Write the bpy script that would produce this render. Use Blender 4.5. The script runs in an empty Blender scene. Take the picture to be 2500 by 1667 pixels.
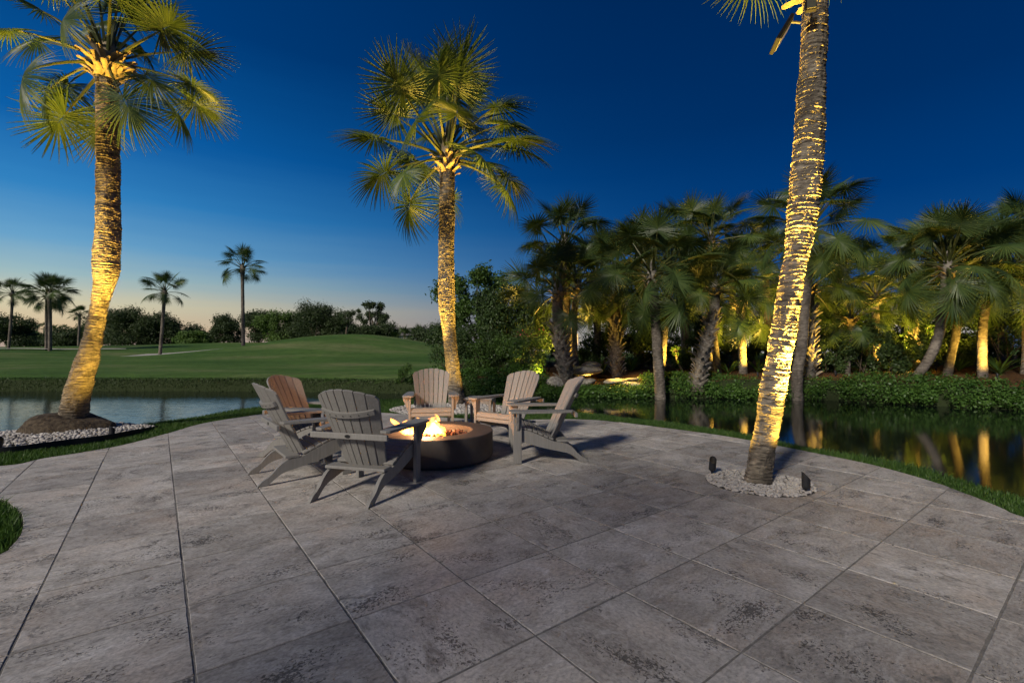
import bpy, bmesh, math, random
import numpy as np
from mathutils import Vector, Matrix

S = bpy.context.scene
COL = S.collection
rad = math.radians

# ------------------------------------------------------------------ camera
CAMZ, FPX, PITCH = 1.2755, 1138.53, rad(0.726)
cam = bpy.data.cameras.new('camera')
cam.sensor_width = 36.0
cam.lens = FPX / 2500 * 36
cam.clip_start, cam.clip_end = 0.05, 4000
camo = bpy.data.objects.new('camera', cam)
COL.objects.link(camo)
camo.location = (0, 0, CAMZ)
camo.rotation_euler = (rad(90) + PITCH, 0, 0)
S.camera = camo
S.render.resolution_x, S.render.resolution_y = 1024, 682

# ------------------------------------------------------------------ view
S.render.engine = 'CYCLES'
S.view_settings.view_transform = 'Standard'
S.view_settings.look = 'None'
S.view_settings.exposure = 0.0
S.view_settings.gamma = 1.0
S.view_settings.use_curve_mapping = False
S.cycles.max_bounces = 6
S.cycles.diffuse_bounces = 3
S.cycles.glossy_bounces = 3
S.cycles.transmission_bounces = 3
S.cycles.transparent_max_bounces = 8
S.cycles.volume_bounces = 0
S.cycles.caustics_reflective = False
S.cycles.caustics_refractive = False
S.cycles.sample_clamp_indirect = 4.0
S.cycles.use_denoising = True


def srgb(r, g, b):
    f = lambda c: (c / 255 / 12.92) if c <= 10 else ((c / 255 + 0.055) / 1.055) ** 2.4
    return (f(r), f(g), f(b), 1)


# ------------------------------------------------------------------ dusk sky
W = bpy.data.worlds.new('World')
S.world = W
W.use_nodes = True
wn, wl = W.node_tree.nodes, W.node_tree.links
wn.clear()


def wnode(t, **k):
    n = wn.new(t)
    for a, b in k.items():
        setattr(n, a, b)
    return n


def wmath(op, a, b=None, clamp=False):
    n = wnode('ShaderNodeMath', operation=op, use_clamp=clamp)
    for i, v in enumerate((a, b)):
        if v is None:
            continue
        if isinstance(v, (int, float)):
            n.inputs[i].default_value = v
        else:
            wl.new(v, n.inputs[i])
    return n.outputs[0]


def ramp(nodes, stops, interp='LINEAR'):
    n = nodes.new('ShaderNodeValToRGB')
    n.color_ramp.interpolation = interp
    el = n.color_ramp.elements
    while len(el) < len(stops):
        el.new(0.5)
    for e, (p, c) in zip(el, stops):
        e.position = p
        e.color = c if len(c) == 4 else (*c, 1)
    return n


SUN_AZ = rad(-62)          # the sun has set to the left of the view
tc = wnode('ShaderNodeTexCoord')
sp = wnode('ShaderNodeSeparateXYZ')
wl.new(tc.outputs['Generated'], sp.inputs[0])
hx, hy, hz = sp.outputs
hl = wmath('SQRT', wmath('ADD', wmath('MULTIPLY', hx, hx), wmath('ADD', wmath('MULTIPLY', hy, hy), 1e-5)))
ca = wmath('DIVIDE', wmath('ADD', wmath('MULTIPLY', hx, math.sin(SUN_AZ)), wmath('MULTIPLY', hy, math.cos(SUN_AZ))), hl)
wgt = wmath('POWER', wmath('DIVIDE', wmath('ADD', ca, 0.26), 1.22, True), 2.7)
# thin stretched dusk clouds low over the sunset
mp = wnode('ShaderNodeMapping')
mp.inputs['Scale'].default_value = (1.6, 1.6, 26)
wl.new(tc.outputs['Generated'], mp.inputs[0])
cn = wnode('ShaderNodeTexNoise')
cn.inputs['Scale'].default_value = 2.2
cn.inputs['Detail'].default_value = 5
wl.new(mp.outputs[0], cn.inputs['Vector'])
zz = wmath('ADD', hz, wmath('MULTIPLY', wmath('SUBTRACT', cn.outputs[0], 0.5), 0.022))
near = ramp(wn, [(0.0, srgb(176, 156, 146)), (0.03, srgb(214, 188, 152)), (0.07, srgb(210, 202, 170)), (0.115, srgb(156, 186, 192)),
                 (0.165, srgb(104, 162, 202)), (0.24, srgb(50, 130, 192)), (0.34, srgb(12, 94, 166)), (0.5, srgb(0, 60, 122)), (1.0, srgb(0, 34, 80))])
far = ramp(wn, [(0.0, srgb(74, 90, 120)), (0.06, srgb(56, 88, 132)), (0.14, srgb(16, 76, 138)), (0.26, srgb(0, 58, 120)),
                (0.4, srgb(0, 46, 100)), (0.6, srgb(0, 38, 86)), (1.0, srgb(0, 28, 70))])
wl.new(zz, near.inputs[0])
wl.new(hz, far.inputs[0])
mx = wnode('ShaderNodeMix', data_type='RGBA')
wl.new(wgt, mx.inputs[0])
wl.new(far.outputs[0], mx.inputs[6])
wl.new(near.outputs[0], mx.inputs[7])
bg = wnode('ShaderNodeBackground')
bg.inputs[1].default_value = 1.0
wl.new(mx.outputs[2], bg.inputs[0])
wo = wnode('ShaderNodeOutputWorld')
wl.new(bg.outputs[0], wo.inputs[0])

# added sun lamp standing in for lifted exposure and house light behind the viewer
sun = bpy.data.lights.new('fill_sun', 'SUN')
sun.energy = 3.0
sun.angle = rad(8)
sun.color = (1.0, 0.91, 0.80)
suno = bpy.data.objects.new('fill_sun', sun)
COL.objects.link(suno)
suno.rotation_euler = Vector((0.50, 0.70, -0.52)).to_track_quat('-Z', 'Y').to_euler()

# lamp colours and strengths used by the lamp builders further down
UP_COL = (1.0, 0.60, 0.085)
UP_GAIN = 6.0
FIRE_COL = (1.0, 0.50, 0.21)


# ------------------------------------------------------------------ survey helpers: photo measurement -> place in metres
def ray(px, py):
    dx, dz = (px - 1250) / FPX, -(py - 833.5) / FPX
    return Vector((dx, math.cos(PITCH) - dz * math.sin(PITCH), math.sin(PITCH) + dz * math.cos(PITCH)))


def G(px, py, z=0.0):
    d = ray(px, py)
    t = (z - CAMZ) / d.z
    return Vector((d.x * t, d.y * t, z))


def AT(px, py, Y):
    d = ray(px, py)
    t = Y / d.y
    return Vector((d.x * t, Y, CAMZ + d.z * t))


# ------------------------------------------------------------------ materials
def new_mat(name):
    m = bpy.data.materials.new(name)
    m.use_nodes = True
    n, l = m.node_tree.nodes, m.node_tree.links
    return m, n, l, n['Principled BSDF'], n['Material Output']


def tex(n, l, kind='Noise', scale=5.0, detail=4.0, rough=0.55, stretch=None, coord='Object', vec=None, dist=0.0):
    if vec is None:
        if coord == 'World':
            g = n.new('ShaderNodeNewGeometry')
            vec = g.outputs['Position']
        else:
            c = n.new('ShaderNodeTexCoord')
            vec = c.outputs[coord]
    if stretch:
        mpn = n.new('ShaderNodeMapping')
        mpn.inputs['Scale'].default_value = stretch
        l.new(vec, mpn.inputs[0])
        vec = mpn.outputs[0]
    if kind == 'Noise':
        t = n.new('ShaderNodeTexNoise')
        t.inputs['Detail'].default_value = detail
        t.inputs['Roughness'].default_value = rough
        t.inputs['Distortion'].default_value = dist
    else:
        t = n.new('ShaderNodeTexVoronoi')
    t.inputs['Scale'].default_value = scale
    l.new(vec, t.inputs['Vector'])
    return t.outputs[0]


def bump(n, l, h, strength=0.5, dist=0.02, prev=None):
    b = n.new('ShaderNodeBump')
    b.inputs['Strength'].default_value = strength
    b.inputs['Distance'].default_value = dist
    l.new(h, b.inputs['Height'])
    if prev is not None:
        l.new(prev, b.inputs['Normal'])
    return b.outputs[0]


def mixc(n, l, fac, a, b, mode='MIX'):
    m = n.new('ShaderNodeMix')
    m.data_type = 'RGBA'
    m.blend_type = mode
    for s, v in ((0, fac), (6, a), (7, b)):
        if isinstance(v, (int, float)):
            m.inputs[s].default_value = v
        elif isinstance(v, (tuple, list)):
            m.inputs[s].default_value = (*v[:3], 1)
        else:
            l.new(v, m.inputs[s])
    return m.outputs[2]


def mth(n, l, op, a, b=None, clamp=False):
    m = n.new('ShaderNodeMath')
    m.operation = op
    m.use_clamp = clamp
    for i, v in enumerate((a, b)):
        if v is None:
            continue
        if isinstance(v, (int, float)):
            m.inputs[i].default_value = v
        else:
            l.new(v, m.inputs[i])
    return m.outputs[0]


def simple(name, c1, c2=None, scale=8, rough=0.7, bmp=0.0, stretch=None, coord='Object', detail=5, lo=0.35, hi=0.65, bdist=0.01, metal=0.0, spec=0.3):
    m, n, l, p, o = new_mat(name)
    p.inputs['Roughness'].default_value = rough
    p.inputs['Metallic'].default_value = metal
    p.inputs['Specular IOR Level'].default_value = spec
    if c2 is None:
        p.inputs['Base Color'].default_value = (*c1, 1)
    else:
        t = tex(n, l, 'Noise', scale, detail, 0.6, stretch, coord)
        r = ramp(n, [(lo, c1), (hi, c2)])
        l.new(t, r.inputs[0])
        l.new(r.outputs[0], p.inputs['Base Color'])
        if bmp:
            l.new(bump(n, l, t, bmp, bdist), p.inputs['Normal'])
    return m


def leafmat(name, c1, c2, trans=0.3, rough=0.5, nscale=0.8):
    m, n, l, p, o = new_mat(name)
    g = n.new('ShaderNodeNewGeometry')
    t = tex(n, l, 'Noise', nscale, 2, 0.5, None, 'World')
    f = mth(n, l, 'ADD', mth(n, l, 'MULTIPLY', g.outputs['Random Per Island'], 0.6), mth(n, l, 'MULTIPLY', t, 0.5))
    r = ramp(n, [(0.2, c1), (0.8, c2)])
    l.new(f, r.inputs[0])
    l.new(r.outputs[0], p.inputs['Base Color'])
    p.inputs['Roughness'].default_value = rough
    p.inputs['Specular IOR Level'].default_value = 0.35
    tr = n.new('ShaderNodeBsdfTranslucent')
    l.new(mixc(n, l, 1.0, r.outputs[0], (1.3, 1.4, 0.7), 'MULTIPLY'), tr.inputs[0])
    ms = n.new('ShaderNodeMixShader')
    ms.inputs[0].default_value = trans
    l.new(p.outputs[0], ms.inputs[1])
    l.new(tr.outputs[0], ms.inputs[2])
    l.new(ms.outputs[0], o.inputs[0])
    return m


M = {}
M['frond'] = leafmat('palm_leaf', (0.032, 0.066, 0.018), (0.095, 0.14, 0.036), 0.22, 0.42, 1.5)
M['petiole'] = simple('petiole', (0.055, 0.07, 0.016), (0.10, 0.105, 0.03), 6, 0.45)
M['leaf_dark'] = leafmat('dark_leaf', (0.026, 0.055, 0.016), (0.075, 0.12, 0.034), 0.25, 0.5)
M['leaf_mid'] = leafmat('mid_leaf', (0.042, 0.09, 0.02), (0.11, 0.19, 0.042), 0.3, 0.45)
M['leaf_hedge'] = leafmat('ground_cover_leaf', (0.045, 0.11, 0.022), (0.12, 0.23, 0.045), 0.3, 0.4, 2.0)
M['leaf_far'] = leafmat('far_leaf', (0.03, 0.052, 0.02), (0.07, 0.105, 0.038), 0.25, 0.6, 0.3)
M['leaf_farlight'] = leafmat('far_light_leaf', (0.07, 0.13, 0.03), (0.14, 0.23, 0.055), 0.3, 0.6, 0.3)
M['flower'] = simple('pink_flower', (0.5, 0.05, 0.10), (0.6, 0.12, 0.2), 9, 0.5)
M['grass'] = leafmat('grass_blade', (0.03, 0.075, 0.012), (0.09, 0.17, 0.035), 0.3, 0.5, 3.0)
M['bark'] = simple('bark', (0.07, 0.055, 0.04), (0.18, 0.14, 0.10), 14, 0.9, 0.6)
M['boot'] = simple('leaf_base', (0.20, 0.15, 0.09), (0.42, 0.33, 0.2), 9, 0.75, 0.4)
M['boot_grey'] = simple('old_leaf_base', (0.13, 0.115, 0.095), (0.30, 0.27, 0.22), 9, 0.85, 0.4)


def trunk_mat(name, dark, light, zs=26.0):
    m, n, l, p, o = new_mat(name)
    a = tex(n, l, 'Noise', 1.0, 4, 0.65, (7, 7, zs), 'Object', dist=0.6)
    b = tex(n, l, 'Noise', 3.0, 5, 0.6, (1, 1, 0.5))
    c = tex(n, l, 'Noise', 1.0, 3, 0.6, (60, 60, 9))
    r = ramp(n, [(0.36, dark), (0.62, light)])
    l.new(a, r.inputs[0])
    col = mixc(n, l, mth(n, l, 'MULTIPLY', mth(n, l, 'SUBTRACT', b, 0.38, True), 2.6, True), r.outputs[0], tuple(x * 0.42 for x in dark))
    l.new(col, p.inputs['Base Color'])
    p.inputs['Roughness'].default_value = 0.9
    p.inputs['Specular IOR Level'].default_value = 0.15
    n1 = bump(n, l, a, 1.0, 0.05)
    n2 = bump(n, l, c, 0.5, 0.012, n1)
    l.new(n2, p.inputs['Normal'])
    return m


M['trunk'] = trunk_mat('palm_trunk', (0.10, 0.085, 0.07), (0.42, 0.36, 0.27), 34)
M['trunk_far'] = trunk_mat('palm_trunk_grey', (0.13, 0.11, 0.09), (0.30, 0.26, 0.21), 18)
M['root'] = simple('root_mass', (0.035, 0.025, 0.018), (0.13, 0.10, 0.065), 16, 0.95, 0.9, bdist=0.03)
M['hdpe'] = simple('grey_plastic_lumber', (0.215, 0.205, 0.185), (0.265, 0.255, 0.235), 3, 0.55, 0.12, (30, 30, 1.5), bdist=0.002)
M['badge'] = simple('badge', (0.02, 0.02, 0.02), rough=0.35)
M['screw'] = simple('screw', (0.5, 0.5, 0.5), rough=0.35, metal=1.0)
M['pit'] = simple('bronze_concrete', (0.055, 0.046, 0.040), (0.085, 0.07, 0.06), 5, 0.62, 0.15, detail=8)
M['burner'] = simple('burner_steel', (0.12, 0.11, 0.10), (0.2, 0.18, 0.16), 8, 0.45, metal=0.6)
M['lava'] = simple('lava_rock', (0.06, 0.03, 0.022), (0.20, 0.09, 0.06), 30, 0.95, 0.8)
M['pebble'] = simple('pebble', (0.32, 0.295, 0.265), (0.60, 0.57, 0.53), 5, 0.6, 0.1)
M['black'] = simple('black_metal', (0.018, 0.018, 0.02), (0.03, 0.03, 0.032), 12, 0.5)
M['matte'] = simple('matte_black', (0.006, 0.006, 0.007), rough=0.8, spec=0.1)
M['edging'] = simple('black_edging', (0.02, 0.02, 0.022), rough=0.6)
M['mulch'] = simple('mulch', (0.05, 0.03, 0.018), (0.17, 0.09, 0.045), 22, 0.95, 0.8, coord='World')
M['sand'] = simple('sand', (0.42, 0.39, 0.34), (0.55, 0.51, 0.45), 3, 0.9, coord='World')
M['rock'] = simple('cap_rock', (0.24, 0.22, 0.18), (0.56, 0.52, 0.44), 5, 0.9, 0.9, detail=8, bdist=0.06)
M['wall'] = simple('house_wall', (0.50, 0.50, 0.52), (0.6, 0.6, 0.62), 2, 0.8)
M['roof'] = simple('roof_tile', (0.13, 0.12, 0.12), (0.2, 0.19, 0.18), 3, 0.8)
M['grout'] = simple('grout', (0.14, 0.132, 0.12), (0.25, 0.238, 0.22), 30, 0.95, 0.4, coord='World')


def emis(name, col, st):
    m, n, l, p, o = new_mat(name)
    p.inputs['Base Color'].default_value = (*col, 1)
    p.inputs['Emission Color'].default_value = (*col, 1)
    p.inputs['Emission Strength'].default_value = st
    return m


M['lit_window'] = emis('lit_window', (1.0, 0.62, 0.22), 1.6)
M['glass'] = simple('lamp_glass', (0.05, 0.05, 0.05), rough=0.15)
M['lens'] = emis('lamp_lens', (1.0, 0.7, 0.3), 0.8)


def travertine():
    m, n, l, p, o = new_mat('travertine')
    c = n.new('ShaderNodeTexCoord')
    oi = n.new('ShaderNodeObjectInfo')
    cx = n.new('ShaderNodeCombineXYZ')
    l.new(mth(n, l, 'MULTIPLY', oi.outputs['Random'], 91.7), cx.inputs[0])
    l.new(mth(n, l, 'MULTIPLY', oi.outputs['Random'], 37.3), cx.inputs[1])
    va = n.new('ShaderNodeVectorMath')
    va.operation = 'ADD'
    l.new(c.outputs['Object'], va.inputs[0])
    l.new(cx.outputs[0], va.inputs[1])
    v = va.outputs[0]
    cloud = tex(n, l, 'Noise', 1.0, 6, 0.6, (2.6, 3.8, 1), vec=v, dist=1.0)
    blot = tex(n, l, 'Noise', 1.0, 5, 0.62, (6, 9.5, 1), vec=v, dist=1.2)
    fine = tex(n, l, 'Noise', 1.0, 7, 0.72, (42, 60, 1), vec=v, dist=0.4)
    pmask = tex(n, l, 'Noise', 1.0, 3, 0.55, (3.2, 4.6, 1), vec=v)
    pit = tex(n, l, 'Noise', 1.0, 4, 0.6, (58, 80, 1), vec=v, dist=0.8)
    warm = tex(n, l, 'Noise', 1.0, 2, 0.5, (2.2, 2.2, 1), vec=v)
    r = ramp(n, [(0.28, (0.31, 0.285, 0.255)), (0.46, (0.425, 0.395, 0.355)), (0.66, (0.55, 0.52, 0.48))])
    l.new(cloud, r.inputs[0])
    col = mixc(n, l, mth(n, l, 'MULTIPLY', mth(n, l, 'SUBTRACT', warm, 0.5, True), 2.2, True), r.outputs[0], (0.50, 0.41, 0.33))
    # pale healed patches and darker weathered blotches
    col = mixc(n, l, mth(n, l, 'MULTIPLY', mth(n, l, 'SUBTRACT', blot, 0.56, True), 5.0, True), col, (0.60, 0.575, 0.54))
    col = mixc(n, l, mth(n, l, 'MULTIPLY', mth(n, l, 'SUBTRACT', 0.45, blot, True), 6.5, True), col, (0.25, 0.232, 0.208))
    fr = ramp(n, [(0.32, (0.58, 0.58, 0.58)), (0.6, (1.12, 1.12, 1.12))])
    l.new(fine, fr.inputs[0])
    col = mixc(n, l, 1.0, col, fr.outputs[0], 'MULTIPLY')
    # open pores in clusters
    mk = mth(n, l, 'MULTIPLY', mth(n, l, 'SUBTRACT', pmask, 0.46, True), 0.85)
    ps = mth(n, l, 'MULTIPLY', mth(n, l, 'SUBTRACT', mth(n, l, 'ADD', pit, mk), 0.68, True), 18.0, True)
    col = mixc(n, l, mth(n, l, 'MULTIPLY', ps, 0.8), col, (0.085, 0.078, 0.07))
    # slab to slab tone
    tone = n.new('ShaderNodeMapRange')
    tone.inputs[3].default_value = 0.80
    tone.inputs[4].default_value = 1.22
    l.new(oi.outputs['Random'], tone.inputs[0])
    hv = n.new('ShaderNodeHueSaturation')
    l.new(tone.outputs[0], hv.inputs['Value'])
    l.new(col, hv.inputs['Color'])
    l.new(hv.outputs[0], p.inputs['Base Color'])
    p.inputs['Roughness'].default_value = 0.68
    p.inputs['Specular IOR Level'].default_value = 0.3
    b1 = bump(n, l, mth(n, l, 'SUBTRACT', 1.0, ps), 0.9, 0.006)
    b2 = bump(n, l, blot, 0.5, 0.006, b1)
    b3 = bump(n, l, fine, 0.35, 0.003, b2)
    l.new(b3, p.inputs['Normal'])
    return m


M['travertine'] = travertine()


def lawn_mat():
    m, n, l, p, o = new_mat('mown_lawn')
    a = tex(n, l, 'Noise', 1.0, 5, 0.6, (0.09, 0.28, 0.3), 'World')
    b = tex(n, l, 'Noise', 1.0, 6, 0.75, (1.6, 3.6, 2), 'World')
    r = ramp(n, [(0.32, (0.055, 0.12, 0.024)), (0.5, (0.095, 0.175, 0.038)), (0.68, (0.19, 0.22, 0.085))])
    l.new(a, r.inputs[0])
    r2 = ramp(n, [(0.3, (0.6, 0.6, 0.6)), (0.7, (1.25, 1.25, 1.25))])
    l.new(b, r2.inputs[0])
    lawn = mixc(n, l, 1.0, r.outputs[0], r2.outputs[0], 'MULTIPLY')
    # planting bed of bark mulch under the palms on the far bank
    g = n.new('ShaderNodeNewGeometry')
    s = n.new('ShaderNodeSeparateXYZ')
    l.new(g.outputs['Position'], s.inputs[0])
    w = tex(n, l, 'Noise', 0.6, 3, 0.6, None, 'World')
    wob = mth(n, l, 'MULTIPLY', mth(n, l, 'SUBTRACT', w, 0.5), 4.0)
    fx = mth(n, l, 'ADD', mth(n, l, 'ADD', s.outputs[0], 3.0), wob, False)
    fy = mth(n, l, 'SUBTRACT', mth(n, l, 'SUBTRACT', 23.0, s.outputs[1]), wob, False)
    f = mth(n, l, 'MULTIPLY', mth(n, l, 'MULTIPLY', fx, 2.0, True), mth(n, l, 'MULTIPLY', fy, 2.0, True), True)
    t = tex(n, l, 'Noise', 16, 5, 0.7, None, 'World')
    mr = ramp(n, [(0.35, (0.035, 0.02, 0.012)), (0.65, (0.16, 0.085, 0.04))])
    l.new(t, mr.inputs[0])
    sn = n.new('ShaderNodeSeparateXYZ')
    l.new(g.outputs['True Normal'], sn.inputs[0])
    steep = mth(n, l, 'MULTIPLY', mth(n, l, 'SUBTRACT', 0.93, sn.outputs[2], True), 9.0, True)      # undercut shade put into the colour of the steep bank face
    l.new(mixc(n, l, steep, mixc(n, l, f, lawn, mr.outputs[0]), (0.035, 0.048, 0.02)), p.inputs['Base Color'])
    p.inputs['Roughness'].default_value = 0.95
    p.inputs['Specular IOR Level'].default_value = 0.1
    l.new(bump(n, l, b, 0.9, 0.12), p.inputs['Normal'])
    return m


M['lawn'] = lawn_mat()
M['soil'] = simple('near_soil', (0.02, 0.03, 0.01), (0.05, 0.06, 0.02), 20, 0.95, coord='World')


def water_mat():
    m, n, l, p, o = new_mat('lake_water')
    p.inputs['Base Color'].default_value = (0.004, 0.008, 0.008, 1)
    p.inputs['Roughness'].default_value = 0.07
    p.inputs['IOR'].default_value = 1.5
    p.inputs['Specular IOR Level'].default_value = 0.6
    a = tex(n, l, 'Noise', 1.0, 3, 0.6, (2.6, 9, 1), 'World', dist=0.5)
    g = n.new('ShaderNodeNewGeometry')
    s = n.new('ShaderNodeSeparateXYZ')
    l.new(g.outputs['Position'], s.inputs[0])
    # the breeze ruffles the open water, the garden side is sheltered
    mr = n.new('ShaderNodeMapRange')
    mr.inputs[1].default_value = -3.5
    mr.inputs[2].default_value = 1.5
    mr.inputs[3].default_value = 1.0
    mr.inputs[4].default_value = 0.16
    l.new(s.outputs[0], mr.inputs[0])
    b = n.new('ShaderNodeBump')
    b.inputs['Distance'].default_value = 0.06
    l.new(mth(n, l, 'MULTIPLY', mr.outputs[0], 0.09), b.inputs['Strength'])
    l.new(a, b.inputs['Height'])
    l.new(b.outputs[0], p.inputs['Normal'])
    return m


M['water'] = water_mat()


def flame_mat():
    m, n, l, p, o = new_mat('flame')
    n.remove(p)
    e = n.new('ShaderNodeEmission')
    e.inputs[0].default_value = (1.0, 0.31, 0.03, 1)
    t = tex(n, l, 'Noise', 16, 3, 0.6, (1, 1, 0.45))
    st = mth(n, l, 'MULTIPLY', mth(n, l, 'SUBTRACT', t, 0.36, True), 800.0)
    l.new(st, e.inputs[1])
    l.new(e.outputs[0], o.inputs['Volume'])
    return m


M['flame'] = flame_mat()


# ------------------------------------------------------------------ object helpers
def mesh_obj(name, me, mat=None, parent=None, loc=None, smooth=False):
    if mat is not None and not me.materials:
        me.materials.append(M[mat] if isinstance(mat, str) else mat)
    if smooth:
        me.polygons.foreach_set('use_smooth', [True] * len(me.polygons))
    o = bpy.data.objects.new(name, me)
    COL.objects.link(o)
    if parent is not None:
        o.parent = parent
    if loc is not None:
        o.location = loc
    return o


def tag(o, label=None, cat=None, group=None, kind=None):
    if label: o['label'] = label
    if cat: o['category'] = cat
    if group: o['group'] = group
    if kind: o['kind'] = kind
    return o


def empty(name, loc=(0, 0, 0), rz=0.0):
    o = bpy.data.objects.new(name, None)
    COL.objects.link(o)
    o.location = loc
    o.rotation_euler = (0, 0, rz)
    o.empty_display_size = 0.2
    return o


def np_mesh(name, V, F):
    """V (n,3) array, F (m,k) array of equal-sided faces"""
    V = np.asarray(V, np.float32)
    F = np.asarray(F, np.int32)
    me = bpy.data.meshes.new(name)
    k = F.shape[1]
    me.vertices.add(len(V))
    me.vertices.foreach_set('co', V.ravel())
    me.loops.add(F.size)
    me.loops.foreach_set('vertex_index', F.ravel())
    me.polygons.add(len(F))
    me.polygons.foreach_set('loop_start', np.arange(0, F.size, k, dtype=np.int32))
    me.polygons.foreach_set('loop_total', np.full(len(F), k, np.int32))
    me.update(calc_edges=True)
    return me


def py_mesh(name, V, F):
    me = bpy.data.meshes.new(name)
    me.from_pydata([tuple(v) for v in V], [], [tuple(f) for f in F])
    me.update()
    return me


def box_bm(bm, c, s, rot=None):
    m = Matrix.Translation(Vector(c))
    if rot is not None:
        m = m @ rot.to_4x4()
    m = m @ Matrix.Diagonal((s[0], s[1], s[2], 1))
    return bmesh.ops.create_cube(bm, size=1.0, matrix=m)['verts']


def bm_mesh(name, bm, bev=0.0, seg=2):
    if bev > 0:
        bmesh.ops.bevel(bm, geom=list(bm.edges), offset=bev, segments=seg, profile=0.5, affect='EDGES', clamp_overlap=True)
    bmesh.ops.recalc_face_normals(bm, faces=bm.faces)
    me = bpy.data.meshes.new(name)
    bm.to_mesh(me)
    bm.free()
    return me


def box_mesh(name, c, s, rot=None, bev=0.006):
    bm = bmesh.new()
    box_bm(bm, c, s, rot)
    return bm_mesh(name, bm, bev)


def prism_mesh(name, pts, axis, a0, a1, bev=0.006):
    """extrude a 2D outline along axis ('x','y','z') from a0 to a1"""
    bm = bmesh.new()
    put = {'x': lambda p, a: (a, p[0], p[1]), 'y': lambda p, a: (p[0], a, p[1]), 'z': lambda p, a: (p[0], p[1], a)}[axis]
    v0 = [bm.verts.new(put(p, a0)) for p in pts]
    v1 = [bm.verts.new(put(p, a1)) for p in pts]
    n = len(pts)
    bm.faces.new(v0)
    bm.faces.new(v1[::-1])
    for i in range(n):
        bm.faces.new((v0[i], v0[(i + 1) % n], v1[(i + 1) % n], v1[i]))
    if bev:
        ed = [e for e in bm.edges if abs((e.verts[0].co - e.verts[1].co).dot(Vector(put((0, 0), 1)))) < 1e-6]
        bmesh.ops.bevel(bm, geom=ed, offset=bev, segments=2, profile=0.5, affect='EDGES', clamp_overlap=True)
    return bm_mesh(name, bm)


def tube_arrays(P, R, n=8, off=0, cap=True):
    P = [Vector(p) for p in P]
    V, F = [], []
    up = Vector((0, 0, 1))
    for i, p in enumerate(P):
        t = (P[min(i + 1, len(P) - 1)] - P[max(i - 1, 0)]).normalized()
        a = t.cross(up if abs(t.z) < 0.95 else Vector((1, 0, 0))).normalized()
        b = t.cross(a)
        for k in range(n):
            th = 2 * math.pi * k / n
            V.append(p + (a * math.cos(th) + b * math.sin(th)) * R[i])
    for i in range(len(P) - 1):
        for k in range(n):
            F.append((off + i * n + k, off + i * n + (k + 1) % n, off + (i + 1) * n + (k + 1) % n, off + (i + 1) * n + k))
    if cap:
        F.append(tuple(off + k for k in range(n))[::-1])
        F.append(tuple(off + (len(P) - 1) * n + k for k in range(n)))
    return V, F


def tubes_mesh(name, specs, n=8):
    V, F = [], []
    for P, R in specs:
        v, f = tube_arrays(P, R, n, len(V))
        V += v
        F += f
    return py_mesh(name, V, F)


def catmull(P, k):
    P = np.asarray(P, float)
    Q = np.vstack([2 * P[0] - P[1], P, 2 * P[-1] - P[-2]])
    out = []
    for i in range(1, len(Q) - 2):
        for t in np.linspace(0, 1, k, endpoint=False):
            a, b, c, d = Q[i - 1], Q[i], Q[i + 1], Q[i + 2]
            out.append(0.5 * ((2 * b) + (-a + c) * t + (2 * a - 5 * b + 4 * c - d) * t * t + (-a + 3 * b - 3 * c + d) * t ** 3))
    out.append(P[-1])
    return np.array(out)


def inpoly(x, y, poly):
    x, y = np.asarray(x), np.asarray(y)
    r = np.zeros(x.shape, bool)
    j = len(poly) - 1
    for i in range(len(poly)):
        xi, yi, xj, yj = poly[i][0], poly[i][1], poly[j][0], poly[j][1]
        if yi != yj:
            r ^= ((yi > y) != (yj > y)) & (x < (xj - xi) * (y - yi) / (yj - yi) + xi)
        j = i
    return r


def dist_poly(x, y, poly, closed=False):
    d = np.full(np.shape(x), 1e9)
    n = len(poly)
    for i in range(n if closed else n - 1):
        ax, ay = poly[i][:2]
        bx, by = poly[(i + 1) % n][:2]
        L = (bx - ax) ** 2 + (by - ay) ** 2 + 1e-9
        t = np.clip(((x - ax) * (bx - ax) + (y - ay) * (by - ay)) / L, 0, 1)
        d = np.minimum(d, np.hypot(x - ax - t * (bx - ax), y - ay - t * (by - ay)))
    return d


def spot(name, loc, target, watts, col, size=50, blend=0.6, radius=0.03, parent=None):
    d = bpy.data.lights.new(name, 'SPOT')
    d.energy = watts
    d.color = col
    d.spot_size = rad(size)
    d.spot_blend = blend
    d.shadow_soft_size = radius
    o = bpy.data.objects.new(name, d)
    COL.objects.link(o)
    o.location = loc
    o.rotation_euler = (Vector(target) - Vector(loc)).to_track_quat('-Z', 'Y').to_euler()
    if parent is not None:
        o.parent = parent
        o.matrix_parent_inverse = Matrix.LocRotScale(parent.location, parent.rotation_euler, parent.scale).inverted()
    return o


ZW = -0.30      # lake level

# ================================================================== SETTING
FSX = np.array([-400, -60, -30, -18, -8, -4, 0, 5, 9, 12.5, 18, 30, 60, 400.])
FSY = np.array([12, 14, 16.4, 16.8, 16.7, 15.9, 15.2, 14.6, 14.1, 11.9, 8, 3, -8, -150.])


def far_shore(x):
    return np.interp(x, FSX, FSY)


def sstep(a, b, x):
    t = np.clip((x - a) / (b - a), 0, 1)
    return t * t * (3 - 2 * t)


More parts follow.
